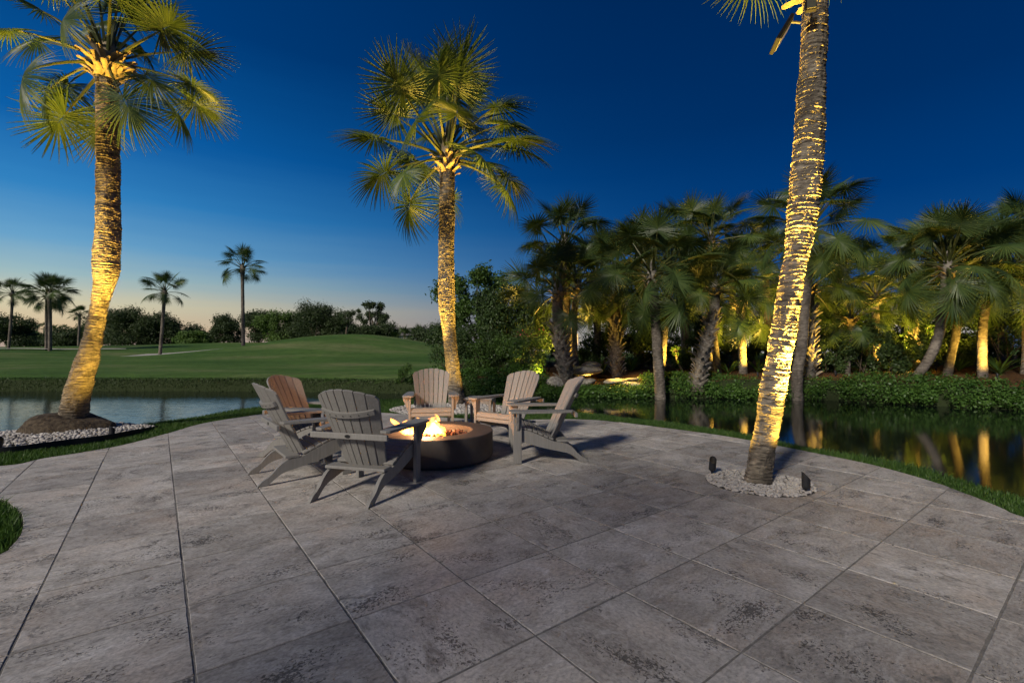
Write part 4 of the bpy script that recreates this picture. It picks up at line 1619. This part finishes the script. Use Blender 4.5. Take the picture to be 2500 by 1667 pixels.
# ================================================================== SHRUBS, TREES, HEDGE
def leaf_cloud(name, centers, radii, n, size, mat, seed, parent=None, shell=0.55, up=0.35, aspect=0.42, loc=None):
    """leaf faces spread through clumps; centers (k,3), radii (k,3)"""
    rs_ = np.random.RandomState(seed)
    centers, radii = np.asarray(centers, float), np.asarray(radii, float)
    w = np.prod(radii, 1) ** (2 / 3)
    k = rs_.choice(len(centers), n, p=w / w.sum())
    d = rs_.normal(0, 1, (n, 3))
    d /= np.linalg.norm(d, axis=1)[:, None]
    rr = (shell + (1 - shell) * rs_.uniform(0, 1, n)) ** 0.8 * (1 + 0.16 * rs_.normal(0, 1, n))
    P = centers[k] + d * radii[k] * rr[:, None]
    nr = d * 0.8 + rs_.normal(0, 0.7, (n, 3)) + np.array([0, 0, up])
    nr /= np.linalg.norm(nr, axis=1)[:, None]
    t = np.cross(nr, rs_.normal(0, 1, (n, 3)))
    t /= np.linalg.norm(t, axis=1)[:, None] + 1e-9
    b = np.cross(nr, t)
    s = size * rs_.uniform(0.6, 1.35, n)[:, None]
    fold = nr * s * 0.12
    V = np.stack([P - t * s * 0.5, P + b * s * aspect * 0.5 - fold, P + t * s * 0.5 - fold * 0.6, P - b * s * aspect * 0.5 - fold], 1).reshape(-1, 3)
    F = np.arange(4 * n).reshape(n, 4)
    o = mesh_obj(name, np_mesh(name, V, F), mat, parent)
    if loc is not None:
        o.location = loc
    return o


def bush(label, c, size, n, leaf, seed, mat='leaf_mid', name='shrub', cat='shrub', group=None, clumps=14, stems=4, stem_r=0.02, low=0.1, trunk_h=0.0, flowers=0, bark='bark', airy=0.5, cl=0.34):
    """c: world foot; size: half extents (x,y) and height"""
    r = random.Random(seed)
    root = tag(empty(name, c), label, cat, group)
    sx, sy, h = size
    C, R = [], []
    for i in range(clumps):
        a = i * 2.39996 + r.gauss(0, 0.3)
        u = (i + 0.5) / clumps
        zc = trunk_h + (h - trunk_h) * (low + (0.92 - low) * r.random() ** 0.8)
        f = (zc - trunk_h) / max(0.01, (h - trunk_h))
        wid = math.sqrt(max(0.05, 1 - (abs(f - 0.42) / 0.62) ** 2))
        q = r.uniform(0.25, 0.85)
        C.append((math.cos(a) * sx * wid * q, math.sin(a) * sy * wid * q, zc))
        k = r.uniform(0.7, 1.25) * cl
        R.append((sx * k, sy * k, (h - trunk_h) * k * 0.62))
    leaf_cloud('crown' if cat == 'tree' else 'foliage', C, R, n, leaf, mat, seed, root, airy)
    specs = []
    th = trunk_h if trunk_h > 0 else h * 0.1
    if cat == 'tree':
        tp = [(0, 0, -0.1), (r.gauss(0, 0.03) * h, r.gauss(0, 0.02) * h, th * 0.6), (r.gauss(0, 0.05) * h, r.gauss(0, 0.03) * h, th * 1.1)]
        specs.append((tp, [stem_r * 1.5, stem_r * 1.1, stem_r]))
        o0 = tp[-1]
    for i in range(min(stems, len(C))):
        e = C[i]
        o0_ = tp[-1] if cat == 'tree' else (r.gauss(0, 0.12) * sx, r.gauss(0, 0.12) * sy, -0.05)
        m = [(o0_[j] + e[j]) / 2 + r.gauss(0, 0.08) * h * 0.5 for j in range(3)]
        specs.append(([o0_, m, e], [stem_r * 0.7, stem_r * 0.45, stem_r * 0.15]))
    mesh_obj('trunk' if cat == 'tree' else 'stem', tubes_mesh('stem', specs, 6), bark, root, smooth=True)
    if flowers:
        C2 = [C[i] for i in range(len(C)) if i % 3 == 0]
        R2 = [R[i] for i in range(len(C)) if i % 3 == 0]
        leaf_cloud('flower', C2, R2, flowers, leaf * 0.8, 'flower', seed + 5, root, 0.8, aspect=0.9)
    return root


def on(px, Y, dz=0.0):
    x = (px - 1250) / FPX * Y
    return Vector((x, Y, tz(x, Y) + dz))


# airy evergreen and dense dark trees at the left end of the garden
bush('airy tall evergreen tree with sky showing through its twigs', on(1165, 21), (2.2, 1.3, 4.5), 15000, 0.15, 401, 'leaf_mid', 'evergreen_tree', 'tree', None, 34, 18, 0.07, 0.15, 0.5, airy=0.2, cl=0.2)
bush('dense dark rounded tree in front of the airy evergreen', on(1235, 18.5), (1.9, 1.2, 3.5), 17000, 0.13, 402, 'leaf_dark', 'broadleaf_tree', 'tree', None, 22, 8, 0.06, 0.05, 0.25)
bush('spreading dark shrub reaching over the lawn slope', on(1090, 19.5), (1.1, 0.9, 1.9), 4200, 0.10, 403, 'leaf_dark', clumps=18, stems=8, airy=0.3)
bush('green shrub at the foot of the floodlit slender palm', on(1150, 16.8), (1.3, 0.8, 1.6), 6000, 0.085, 404, 'leaf_dark', clumps=16)
bush('low dark shrub filling the gap under the evergreen', on(1195, 16.6), (1.2, 0.7, 1.25), 4500, 0.08, 405, 'leaf_mid', clumps=14)
bush('bush lit yellow from below beside the boulders', on(1288, 15.75, 0), (0.95, 0.6, 1.3), 5600, 0.075, 406, 'leaf_mid', clumps=16, stems=9, stem_r=0.025, airy=0.35)
bush('shrub with pink red flowers above the lit bush', on(1290, 16.8), (0.9, 0.6, 1.75), 1900, 0.09, 407, 'leaf_dark', 'flowering_shrub', flowers=90, clumps=12, stems=9, stem_r=0.022, low=0.5, airy=0.4)
bush('tiny green shrub hanging over the far bank edge', on(985, 16.1, -0.25), (0.55, 0.4, 0.75), 2200, 0.06, 408, 'leaf_mid', clumps=9)
# dark understory behind the palms
UND = [(1345, 20.5, 1.2, 1.7), (1455, 18.6, 1.1, 1.5), (1480, 22, 1.7, 2.6), (1560, 18.2, 1.0, 1.35), (1585, 23, 1.6, 2.8), (1665, 18.6, 1.0, 1.3), (1690, 22, 1.4, 2.3), (1775, 19, 1.0, 1.6),
       (1800, 23, 1.6, 2.2), (1868, 18.2, 1.0, 1.5), (1915, 21, 1.6, 2.9), (2020, 18.4, 1.1, 1.7), (2060, 21.5, 1.7, 2.7), (2110, 17.6, 1.0, 1.35), (2175, 19.6, 1.5, 2.5), (2205, 17.4, 0.8, 1.3),
       (2280, 19, 1.5, 2.3), (2330, 17, 1.0, 1.7), (2385, 19.0, 1.6, 2.9), (2455, 16.0, 1.2, 2.2), (2500, 18, 1.8, 3.2), (2580, 15, 1.6, 2.6), (2680, 14, 1.6, 2.8)]
WHERE = ['behind the boulders', 'between the shaggy trunks', 'behind the pale shaggy palm', 'beside the smooth grey trunk', 'behind the smooth grey palm', 'under the golden collar palm', 'behind the leaning shaggy palm',
         'beside the yellow trunk', 'behind the lime fan palm', 'left of the stout gold lit palm', 'behind the pebble ring palm', 'beside the stout gold lit palm', 'behind the thin brown trunk', 'next to the thin brown trunk',
         'under the orange collar palm', 'below the glowing fans', 'behind the curved leaning trunk', 'between the two pale trunks', 'behind the ringed golden trunk', 'right beside the ringed golden trunk',
         'at the dark end of the garden', 'past the dark end of the garden', 'far along the dark bank']
WHERE[9] = 'between the lime fan palm and the pebble ring palm'
WHERE[19] = 'right beside and beyond the ringed golden trunk'
for q, ((px, Y, w, h), wh) in enumerate(zip(UND, WHERE)):
    tall = h > 2.0
    kinds = ('tall dark leafy shrub ' if tall else 'low leafy shrub ')
    bush(kinds + wh, on(px, Y), (w, w * 0.7, h), int(2600 + 900 * h), 0.12 if q % 3 else 0.16, 420 + q, 'leaf_dark' if q % 4 else 'leaf_mid', group='understory shrubs behind the palms', clumps=14, stems=7, stem_r=0.03, airy=0.3)

for q, (px, Y, w, h, lab) in enumerate([(2112, 15.3, 0.75, 1.7, 'leafy shrub hiding the orange collar palm stem'), (2178, 15.1, 0.65, 1.4, 'rounded shrub between the orange collar palm and the leaning trunk'),
                                        (2248, 15.4, 0.6, 1.35, 'small shrub hiding the stem below the glowing fans'), (2035, 15.6, 0.6, 1.2, 'small shrub between stout palm and thin brown trunk')]):
    bush(lab, on(px, Y), (w, w * 0.6, h), 3200, 0.11, 480 + q, 'leaf_dark', group='shrubs in front of the palm stems', clumps=12, stems=6, airy=0.3)

# bare forked frangipani stems lit among the palms
r = random.Random(77)
for q, (px, Y, h, lab) in enumerate([(2255, 16.0, 1.6, 'small tree with bare forked pale branches behind the leaning palm'), (1668, 16.2, 1.2, 'thin leaning bare stem between smooth and shaggy palms')]):
    p = on(px, Y)
    root = tag(empty('forked_tree', p), lab, 'tree')
    specs = []

    def fork(o_, d_, L, rd, dep):
        e = o_ + d_ * L
        specs.append(([o_, (o_ + e) / 2 + Vector((r.gauss(0, 0.02), r.gauss(0, 0.02), 0)), e], [rd, rd * 0.9, rd * 0.75]))
        if dep:
            for s in range(2 if dep > 1 else 3):
                nd = (d_ + Vector((r.gauss(0, 0.5), r.gauss(0, 0.4), 0.25))).normalized()
                fork(e, nd, L * 0.72, rd * 0.7, dep - 1)
    fork(Vector((0, 0, -0.05)), Vector((0.15 if q == 0 else -0.45, 0, 0.95)).normalized(), h * 0.36, 0.045, 4 if q == 0 else 2)
    mesh_obj('trunk', tubes_mesh('trunk', specs, 6), simple('pale_bark%d' % q, (0.2, 0.16, 0.11), (0.34, 0.28, 0.2), 8, 0.8), root, smooth=True)
    ends = [s[0][-1] for s in specs[-24:]]
    leaf_cloud('crown', [tuple(e) for e in ends], [(0.14, 0.14, 0.1)] * len(ends), 260 if q == 0 else 120, 0.14, 'leaf_mid', 60 + q, root, 0.2)

# arching strap leaf clumps (ground level) caught by the lamps
def strap_mesh(name, seed, n=16, L=0.5, w=0.022):
    r = random.Random(seed)
    V, F = [], []
    for k in range(n):
        a, el, l = r.uniform(0, 6.28), r.uniform(0.7, 1.35), L * r.uniform(0.7, 1.2)
        d = Vector((math.cos(a) * math.cos(el), math.sin(a) * math.cos(el), math.sin(el)))
        s = Vector((-math.sin(a), math.cos(a), 0))
        b = len(V)
        for t in (0, 0.35, 0.7, 1):
            c = d * (l * t) + Vector((math.cos(a), math.sin(a), -0.6)) * (0.35 * l * t * t)
            ww = w * (1 - t) ** 0.5 * (0.5 + t) + 0.002
            V += [c - s * ww, c + s * ww]
        F += [(b + 2 * q, b + 2 * q + 1, b + 2 * q + 3, b + 2 * q + 2) for q in range(3)]
    me = py_mesh(name, V, F)
    me.materials.append(M['leaf_mid'])
    return me


sm_ = [strap_mesh('foliage', 500 + k, 22, 0.55) for k in range(3)]
for q, (px, Y, s, lab) in enumerate([(1778, 15.6, 0.8, 'clump of arching bright leaves beside the yellow trunk'), (1850, 16.2, 1.1, 'large clump of arching leaves near the lime fan palm'), (1470, 16.6, 1.2, 'clump of strap leaves behind the flat rocks'),
                                     (2165, 16.4, 1.1, 'clump of strap leaves under the orange collar palm'), (2215, 15.8, 0.7, 'small clump of lit strap leaves on the orange mulch'),
                                     (2440, 14.6, 1.3, 'tall clump of strap leaves beyond the ringed trunk'), (2340, 15.8, 0.9, 'clump of strap leaves between pale and ringed trunks'), (1540, 17.2, 1.2, 'clump of spiky leaves behind the pale shaggy palm')]):
    rt = tag(empty('strap_plant', on(px, Y), q * 1.3), lab, 'plant', 'strap leaf plants in the mulch')
    o = mesh_obj('foliage', sm_[q % 3], None, rt)
    o.scale = (s * 1.4, s * 1.4, s * 1.4)

# hanging ground cover along the far bank
xs = np.arange(-2.9, 26, 0.22)
C, R = [], []
rh = np.random.RandomState(9)
for x in xs:
    if 7.5 < x < 8.15 or (2.55 < x < 3.7 and False):
        dens_h = 0.35
    else:
        dens_h = 1.0
    fy = float(far_shore(x))
    tall = 0.52 + 0.10 * math.sin(x * 1.3) + (0.12 if x < 1.5 else 0) + 0.12 * math.sin(x * 0.47 + 1)
    if 0.95 < x < 4.3:
        tall = 0.24
    for q in range(5):
        dx, dy = rh.uniform(-0.15, 0.15), rh.uniform(-0.22, 0.75)
        if 0.95 < x < 4.3:
            dy = min(dy, rh.uniform(-0.22, 0.2))
        if rh.uniform() > dens_h:
            continue
        C.append((x + dx, fy + dy, ZW + 0.08 + tall * (0.12 + 0.85 * min(1, (dy + 0.22) / 0.7))))
        R.append((0.26, 0.24, 0.20 + 0.05 * rh.uniform()))
hd = leaf_cloud('ground_cover', C, R, 120000, 0.066, 'leaf_hedge', 11, None, 0.6, 0.5, 0.6)
tag(hd, 'dense leafy ground cover hanging down the far bank to the water', 'ground cover', kind='stuff')

# boulders and ledge stones by the little waterfall
rb = [blob_mesh('boulder', 600 + k, 4, (1, 0.75, 0.6), 0.35) for k in range(5)]
rr_ = np.random.RandomState(4)
for me in rb:
    me.materials.append(M['rock'])
    co = np.zeros(len(me.vertices) * 3); me.vertices.foreach_get('co', co); co = co.reshape(-1, 3)
    dn = co / np.linalg.norm(co, axis=1)[:, None]
    kk = rr_.normal(0, 1, (80, 3)); kk /= np.linalg.norm(kk, axis=1)[:, None]
    aa = rr_.uniform(-0.10, 0.07, 80)
    co *= (1 + (np.maximum(0, dn @ kk.T) ** 40 * aa).sum(1))[:, None]
    me.vertices.foreach_set('co', co.ravel())
ROCKS = [((1421, 902), 15.9, (0.58, 0.42, 0.23), 0.1, 'flat topped boulder capping the pile beside the shaggy palm', 'boulder'),
         ((1447, 893), 16.5, (0.48, 0.4, 0.26), 0.8, 'rounded boulder with a lamp glow on top', 'boulder'),
         ((1370, 935), 15.35, (0.46, 0.38, 0.42), 0.3, 'tall boulder standing at the water below the cap stone', 'boulder'),
         ((1432, 930), 15.5, (0.44, 0.34, 0.20), 2.0, 'small grey boulder wedged under the cap stone', 'boulder'),
         ((1500, 931), 15.3, (0.44, 0.34, 0.085), 0.4, 'golden lit ledge stone nearest the boulders', 'ledge_stone'),
         ((1545, 937), 15.2, (0.48, 0.32, 0.075), -0.2, 'golden lit ledge stone lying over the ground cover', 'ledge_stone'),
         ((1548, 926), 15.6, (0.36, 0.22, 0.06), 0.35, 'narrow slanting ledge stone above the others', 'ledge_stone'),
         ((1518, 910), 16.6, (0.23, 0.17, 0.05), 0.1, 'small flat stone lying on the mulch', 'ledge_stone'),
         ((1422, 941), 15.2, (0.27, 0.2, 0.07), 0.2, 'grey ledge stone by the trickle of water', 'ledge_stone')]
for q, ((px, py), Y, s, rz, lab, nm) in enumerate(ROCKS):
    p = AT(px, py, Y)
    o = mesh_obj(nm, rb[q % 5], None, None, p)
    o.scale = s if nm == 'boulder' else (s[0], s[1], s[2] * 1.6)
    o.rotation_euler = (0.05 * (q % 3 - 1), 0.06 * (q % 2), rz)
    tag(o, lab, 'rock', 'rocks by the waterfall')

# ---- far tree line beyond the golf course
TL = 'trees beyond the golf course'
FT = [(18, 92, 5.5, 6.0, 0, 'dark oak at the far end of the course behind the first palm'), (60, 110, 4, 3.6, 1, 'bright green bush below the tiny palms'), (120, 112, 8, 3.4, 0, 'low dark thicket behind the twin palms'),
      (185, 105, 7, 4.2, 0, 'dark thicket behind the small far palm'), (280, 92, 5.5, 6.2, 0, 'oak at the open end of the grove beside the glowing trunk'), (330, 90, 6, 6.6, 0, 'tallest oak of the dark grove'), (385, 92, 6, 6.2, 0, 'oak of the dark grove behind the path palm'),
      (440, 95, 5.5, 5.4, 0, 'oak at the low end of the dark grove'), (470, 84, 3.4, 2.5, 1, 'light green rounded bush in front of the grove'), (500, 90, 3, 2.6, 0, 'small dark bush beside the light green bush'), (548, 82, 3.2, 4.6, 0, 'feathery tree between grove and tallest palm'),
      (630, 72, 3.6, 4.4, 0, 'leafy tree behind the tallest far palm'), (680, 70, 3.4, 4.3, 1, 'mid green hedge tree behind the mound'), (735, 70, 3.2, 4.2, 0, 'dark hedge tree behind the mound top'), (775, 66, 3.4, 5.2, 0, 'rounded dark tree above the mound'),
      (822, 66, 2.8, 4.4, 0, 'tree joining the mound trees and the spreading tree'), (880, 60, 2.4, 2.4, 0, 'low dark bush under the spreading tree'), (935, 62, 2.6, 2.7, 0, 'bush beside the long roofed house'), (1055, 58, 2.8, 2.6, 0, 'dark bush at the house corner')]
for q, (px, Y, w, h, kind, lab) in enumerate(FT):
    cat = 'tree' if h > 4 else 'shrub'
    bush(lab, on(px, Y, -0.3), (w, w * 0.7, h * 1.15), int(6500 + 900 * h), 0.0042 * Y, 700 + q, 'leaf_farlight' if kind else 'leaf_far', 'oak_tree' if cat == 'tree' else 'shrub', cat, TL, 26, 6, 0.12, 0.05 if cat == 'tree' else 0.1, 0.5 if cat == 'tree' else 0.0, airy=0.2, cl=0.36)
# spreading layered tree and slim lawn tree
bush('spreading open crowned tree standing against the sky', on(915, 64, -0.2), (3.2, 2.0, 6.4), 6000, 0.26, 740, 'leaf_far', 'spreading_tree', 'tree', TL, 26, 22, 0.13, 0.3, 1.6, airy=0.2, cl=0.17)
bush('slim tree with pale curved trunk on the mound', on(846, 50, -0.1), (1.2, 1.0, 3.0), 1600, 0.17, 741, 'leaf_far', 'slim_tree', 'tree', TL, 12, 6, 0.09, 0.2, 1.4, airy=0.3)

# ---- houses beyond the garden
def house(label, c, w, d, h, rz, wins, roof=1.4):
    root = tag(empty('house', c, rz), label, 'house', 'houses beyond the garden')
    mesh_obj('wall', box_mesh('wall', (0, 0, h / 2), (w, d, h), None, 0), 'wall', root)
    e = 0.6
    V = [(-w / 2 - e, -d / 2 - e, h + 0.02), (w / 2 + e, -d / 2 - e, h + 0.02), (w / 2 + e, d / 2 + e, h + 0.02), (-w / 2 - e, d / 2 + e, h + 0.02), (-w / 2 + d / 2, 0, h + roof), (w / 2 - d / 2, 0, h + roof)]
    mesh_obj('roof', py_mesh('roof', V, [(0, 1, 5, 4), (1, 2, 5), (2, 3, 4, 5), (3, 0, 4), (3, 2, 1, 0)]), 'roof', root)
    for (x, z, ww, hh, lit) in wins:
        f = mesh_obj('window', box_mesh('window', (x, -d / 2 - 0.02, z), (ww + 0.16, 0.1, hh + 0.16), None, 0), 'wall', root)
        mesh_obj('pane', box_mesh('pane', (x, -d / 2 - 0.06, z), (ww, 0.04, hh), None, 0), 'lit_window' if lit else 'black', f)
        mesh_obj('mullion', box_mesh('mullion', (x, -d / 2 - 0.09, z), (0.06, 0.03, hh), None, 0), 'wall', f)
    return root


p = on(1340, 40)
house('pale house with warm lit windows behind the boulders', (p.x, 44, p.z - 0.2), 7.0, 6, 2.4, 0, [(-2.4, 1.25, 0.9, 1.0, 1), (-0.9, 1.25, 0.9, 1.0, 1), (0.7, 1.25, 0.7, 1.0, 1), (2.2, 1.25, 0.9, 1.0, 1)], 1.3)
p = on(1030, 95)
house('long low grey roofed house past the lawn', (p.x, 95, p.z - 0.4), 12, 7, 2.6, 0.1, [(-3, 1.3, 1.4, 1.2, 0), (0, 1.3, 1.4, 1.2, 1), (3, 1.3, 1.4, 1.2, 0)], 1.7)
p = on(1650, 34)
house('white house glimpsed through the palms with one lit pane', (p.x, 36, p.z - 0.2), 13, 7, 2.7, -0.05, [(-4.6, 1.5, 1.2, 1.3, 0), (-2.0, 1.5, 1.2, 1.3, 0), (0.8, 1.5, 1.2, 1.3, 0), (3.6, 1.5, 0.6, 0.9, 1)], 1.5)
p = on(2100, 34)
house('pale house glimpsed beyond the dark end of the garden', (p.x, 34, p.z - 0.2), 12, 7, 2.7, -0.2, [(-4.4, 1.5, 1.0, 1.1, 1), (-1.5, 1.5, 1.2, 1.3, 0), (2.0, 1.5, 1.2, 1.3, 0)], 1.5)


# ================================================================== LAMPS
def uplight(label, p, aim, watts, size=46, h=0.115, tilt=None, col=UP_COL, radius=0.03, r=0.034, blend=0.7, group='bullet uplights in the beds', spill=0):
    """bullet uplight: stake, knuckle, hooded barrel"""
    p, aim = Vector(p), Vector(aim)
    root = tag(empty('bullet_uplight', p), label, 'garden light', group)
    d = (aim - p).normalized()
    d = (d + Vector((0, 0, 0.6))).normalized()
    v, f = tube_arrays([(0, 0, -0.06), (0, 0, 0.05)], [0.008, 0.010], 8)
    mesh_obj('stake', py_mesh('stake', v, f), 'black', root)
    V, Fq = [], []
    q = d.to_track_quat('Z', 'Y').to_matrix()
    n = 20
    prof = [(r * 0.55, 0.0), (r * 0.95, 0.012), (r, 0.03), (r, h)]
    for (rr, zz_) in prof + [(r * 0.88, h), (r * 0.88, h * 0.62)]:
        for k in range(n):
            t = 2 * math.pi * k / n
            cut = 0.030 * math.cos(t) if zz_ == h else 0
            V.append(q @ Vector((rr * math.cos(t), rr * math.sin(t), zz_ + cut)) + Vector((0, 0, 0.035)))
    m = len(prof) + 2
    for a in range(m - 1):
        for k in range(n):
            Fq.append((a * n + k, a * n + (k + 1) % n, (a + 1) * n + (k + 1) % n, (a + 1) * n + k))
    Fq.append(tuple(range(n))[::-1])
    mesh_obj('barrel', py_mesh('barrel', V, Fq), 'black', root, smooth=False)
    ln = [q @ Vector((r * 0.86 * math.cos(t), r * 0.86 * math.sin(t), h * 0.63)) + Vector((0, 0, 0.035)) for t in np.linspace(0, 2 * math.pi, 17)[:-1]]
    mesh_obj('lens', py_mesh('lens', ln, [tuple(range(16))]), 'lens', root)
    lo_ = p + d * (h + 0.075) + Vector((0, 0, 0.035))
    spot('uplight_beam', lo_, aim, watts * UP_GAIN, col, size, 1.0, radius, root)
    if spill:
        spot('uplight_spill', lo_ + Vector((0, 0, 0.01)), aim - Vector((0, 0, 2.6)), spill * UP_GAIN, col, 125, 1.0, radius, root)
    return root


pl_ = G(273, 1068)
uplight('black bullet light in the pebbles right beside the root mound', pl_, (-6.05, 7.1, 5.2), 340, 46, radius=0.04, spill=34)
uplight('black bullet light at the far end of the lakeside pebble bed', G(-4, 1100), (-6.1, 7.0, 4.8), 520, 44, radius=0.04, spill=12)
uplight('black bullet light on the lake side of the pebble ring', G(1738, 1158), (2.8, 4.44, 5.0), 950, 46, radius=0.05, spill=22)
uplight('black bullet light on the open patio side of the pebble ring', G(1968, 1203), (2.85, 4.5, 5.4), 1900, 46, radius=0.05, spill=34)
cpx = CP.x
uplight('black bullet light in the pebbles left of the slender palm', (cpx - 0.85, 10.1, 0), (cpx - 0.22, 10.6, 5.4), 560, 46, radius=0.05, spill=34)
uplight('black bullet light in the pebbles right of the slender palm', (cpx + 0.8, 10.2, 0), (cpx - 0.2, 10.6, 5.6), 480, 46, radius=0.05, spill=26)
# lamps hidden in the planting across the water
def gup(label, px, Y, aim_px, aim_y, aY, watts, size=60, col=UP_COL):
    uplight(label, on(px, Y, 0.0), AT(aim_px, aim_y, aY), watts, size, col=col, group='bullet lights hidden in the garden')


gup('hidden bullet light behind the shaggy palm', 1440, 15.9, 1402, 780, 16.2, 60, 140)
gup('hidden bullet light in front of the tall collar palm', 1340, 16.4, 1382, 640, 17.2, 120, 140)
gup('hidden bullet light under the low bush', 1326, 15.25, 1285, 865, 15.7, 26, 140)
pb = AT(1478, 888, 15.5)
uplight('bullet light perched among the boulders shining on the ledge stones', pb, AT(1540, 940, 15.2), 30, 130, group='bullet lights hidden in the garden')
gup('hidden bullet light beside the brilliant thin trunk', 1655, 15.5, 1626, 780, 16.0, 70, 140)
gup('hidden bullet light under the tall golden collar palm', 1770, 16.9, 1736, 640, 17.6, 120, 140)
gup('hidden bullet light in front of the lime fan palm', 1850, 14.9, 1812, 700, 15.6, 150, 140)
gup('hidden bullet light beside the stout shaggy palm', 2040, 14.5, 1985, 760, 14.8, 80, 140)
gup('hidden bullet light under the orange collar palm', 2175, 15.6, 2136, 720, 16.4, 150, 140)
gup('hidden bullet light under the glowing fans', 2285, 15.8, 2236, 715, 16.6, 230, 140)
gup('hidden bullet light on the orange mulch', 2195, 16.6, 2215, 885, 15.8, 12, 150)
gup('hidden bullet light beside the pale edged trunk', 2385, 14.5, 2338, 760, 14.6, 60, 140)
gup('hidden bullet light at the ringed golden trunk', 2435, 12.9, 2404, 760, 13.7, 100, 140)


def flood(label, root_p, arm_p, tip_p, aim, watts, size=110, wid=0.2):
    """flat LED floodlight on a short arm fixed to a palm trunk"""
    root_p, arm_p, tip_p = Vector(root_p), Vector(arm_p), Vector(tip_p)
    root = tag(empty('palm_floodlight', root_p), label, 'floodlight', 'floodlights fixed to palm trunks')
    v, f = tube_arrays([(0, 0, 0), arm_p - root_p], [0.012, 0.012], 8)
    mesh_obj('arm', py_mesh('arm', v, f), 'black', root)
    ax = (tip_p - arm_p).normalized()
    ad = (Vector(aim) - arm_p).normalized()
    nrm = (ad - ax * ad.dot(ax)).normalized()
    sd = ax.cross(nrm)
    m3 = Matrix((sd, ax, nrm)).transposed()
    c = (arm_p + tip_p) / 2 - root_p
    L = (tip_p - arm_p).length
    mesh_obj('head', box_mesh('head', c, (wid, L, 0.036), m3, 0.008), 'matte', root)
    mesh_obj('lens', box_mesh('lens', c + nrm * 0.0235, (wid * 0.8, L * 0.8, 0.006), m3, 0), 'glass', root)
    return root


flood('black floodlight on an arm high on the curved glowing trunk', AT(297, 268, 7.0), AT(311, 264, 7.0), AT(339, 294, 6.95), (-6.35, 6.2, 0), 60)
flood('black floodlight on an arm near the top of the pebble ring palm', AT(1954, 56, 4.44), AT(1927, 54, 4.44), AT(1890, 115, 4.42), (2.75, 3.6, 0), 50)
flood('small black floodlight strapped to the front of the pebble ring palm', AT(1979, 5, 4.30), AT(1979, 2, 4.26), AT(1980, 28, 4.24), (1.6, 1.2, 0), 40, 110, 0.09)
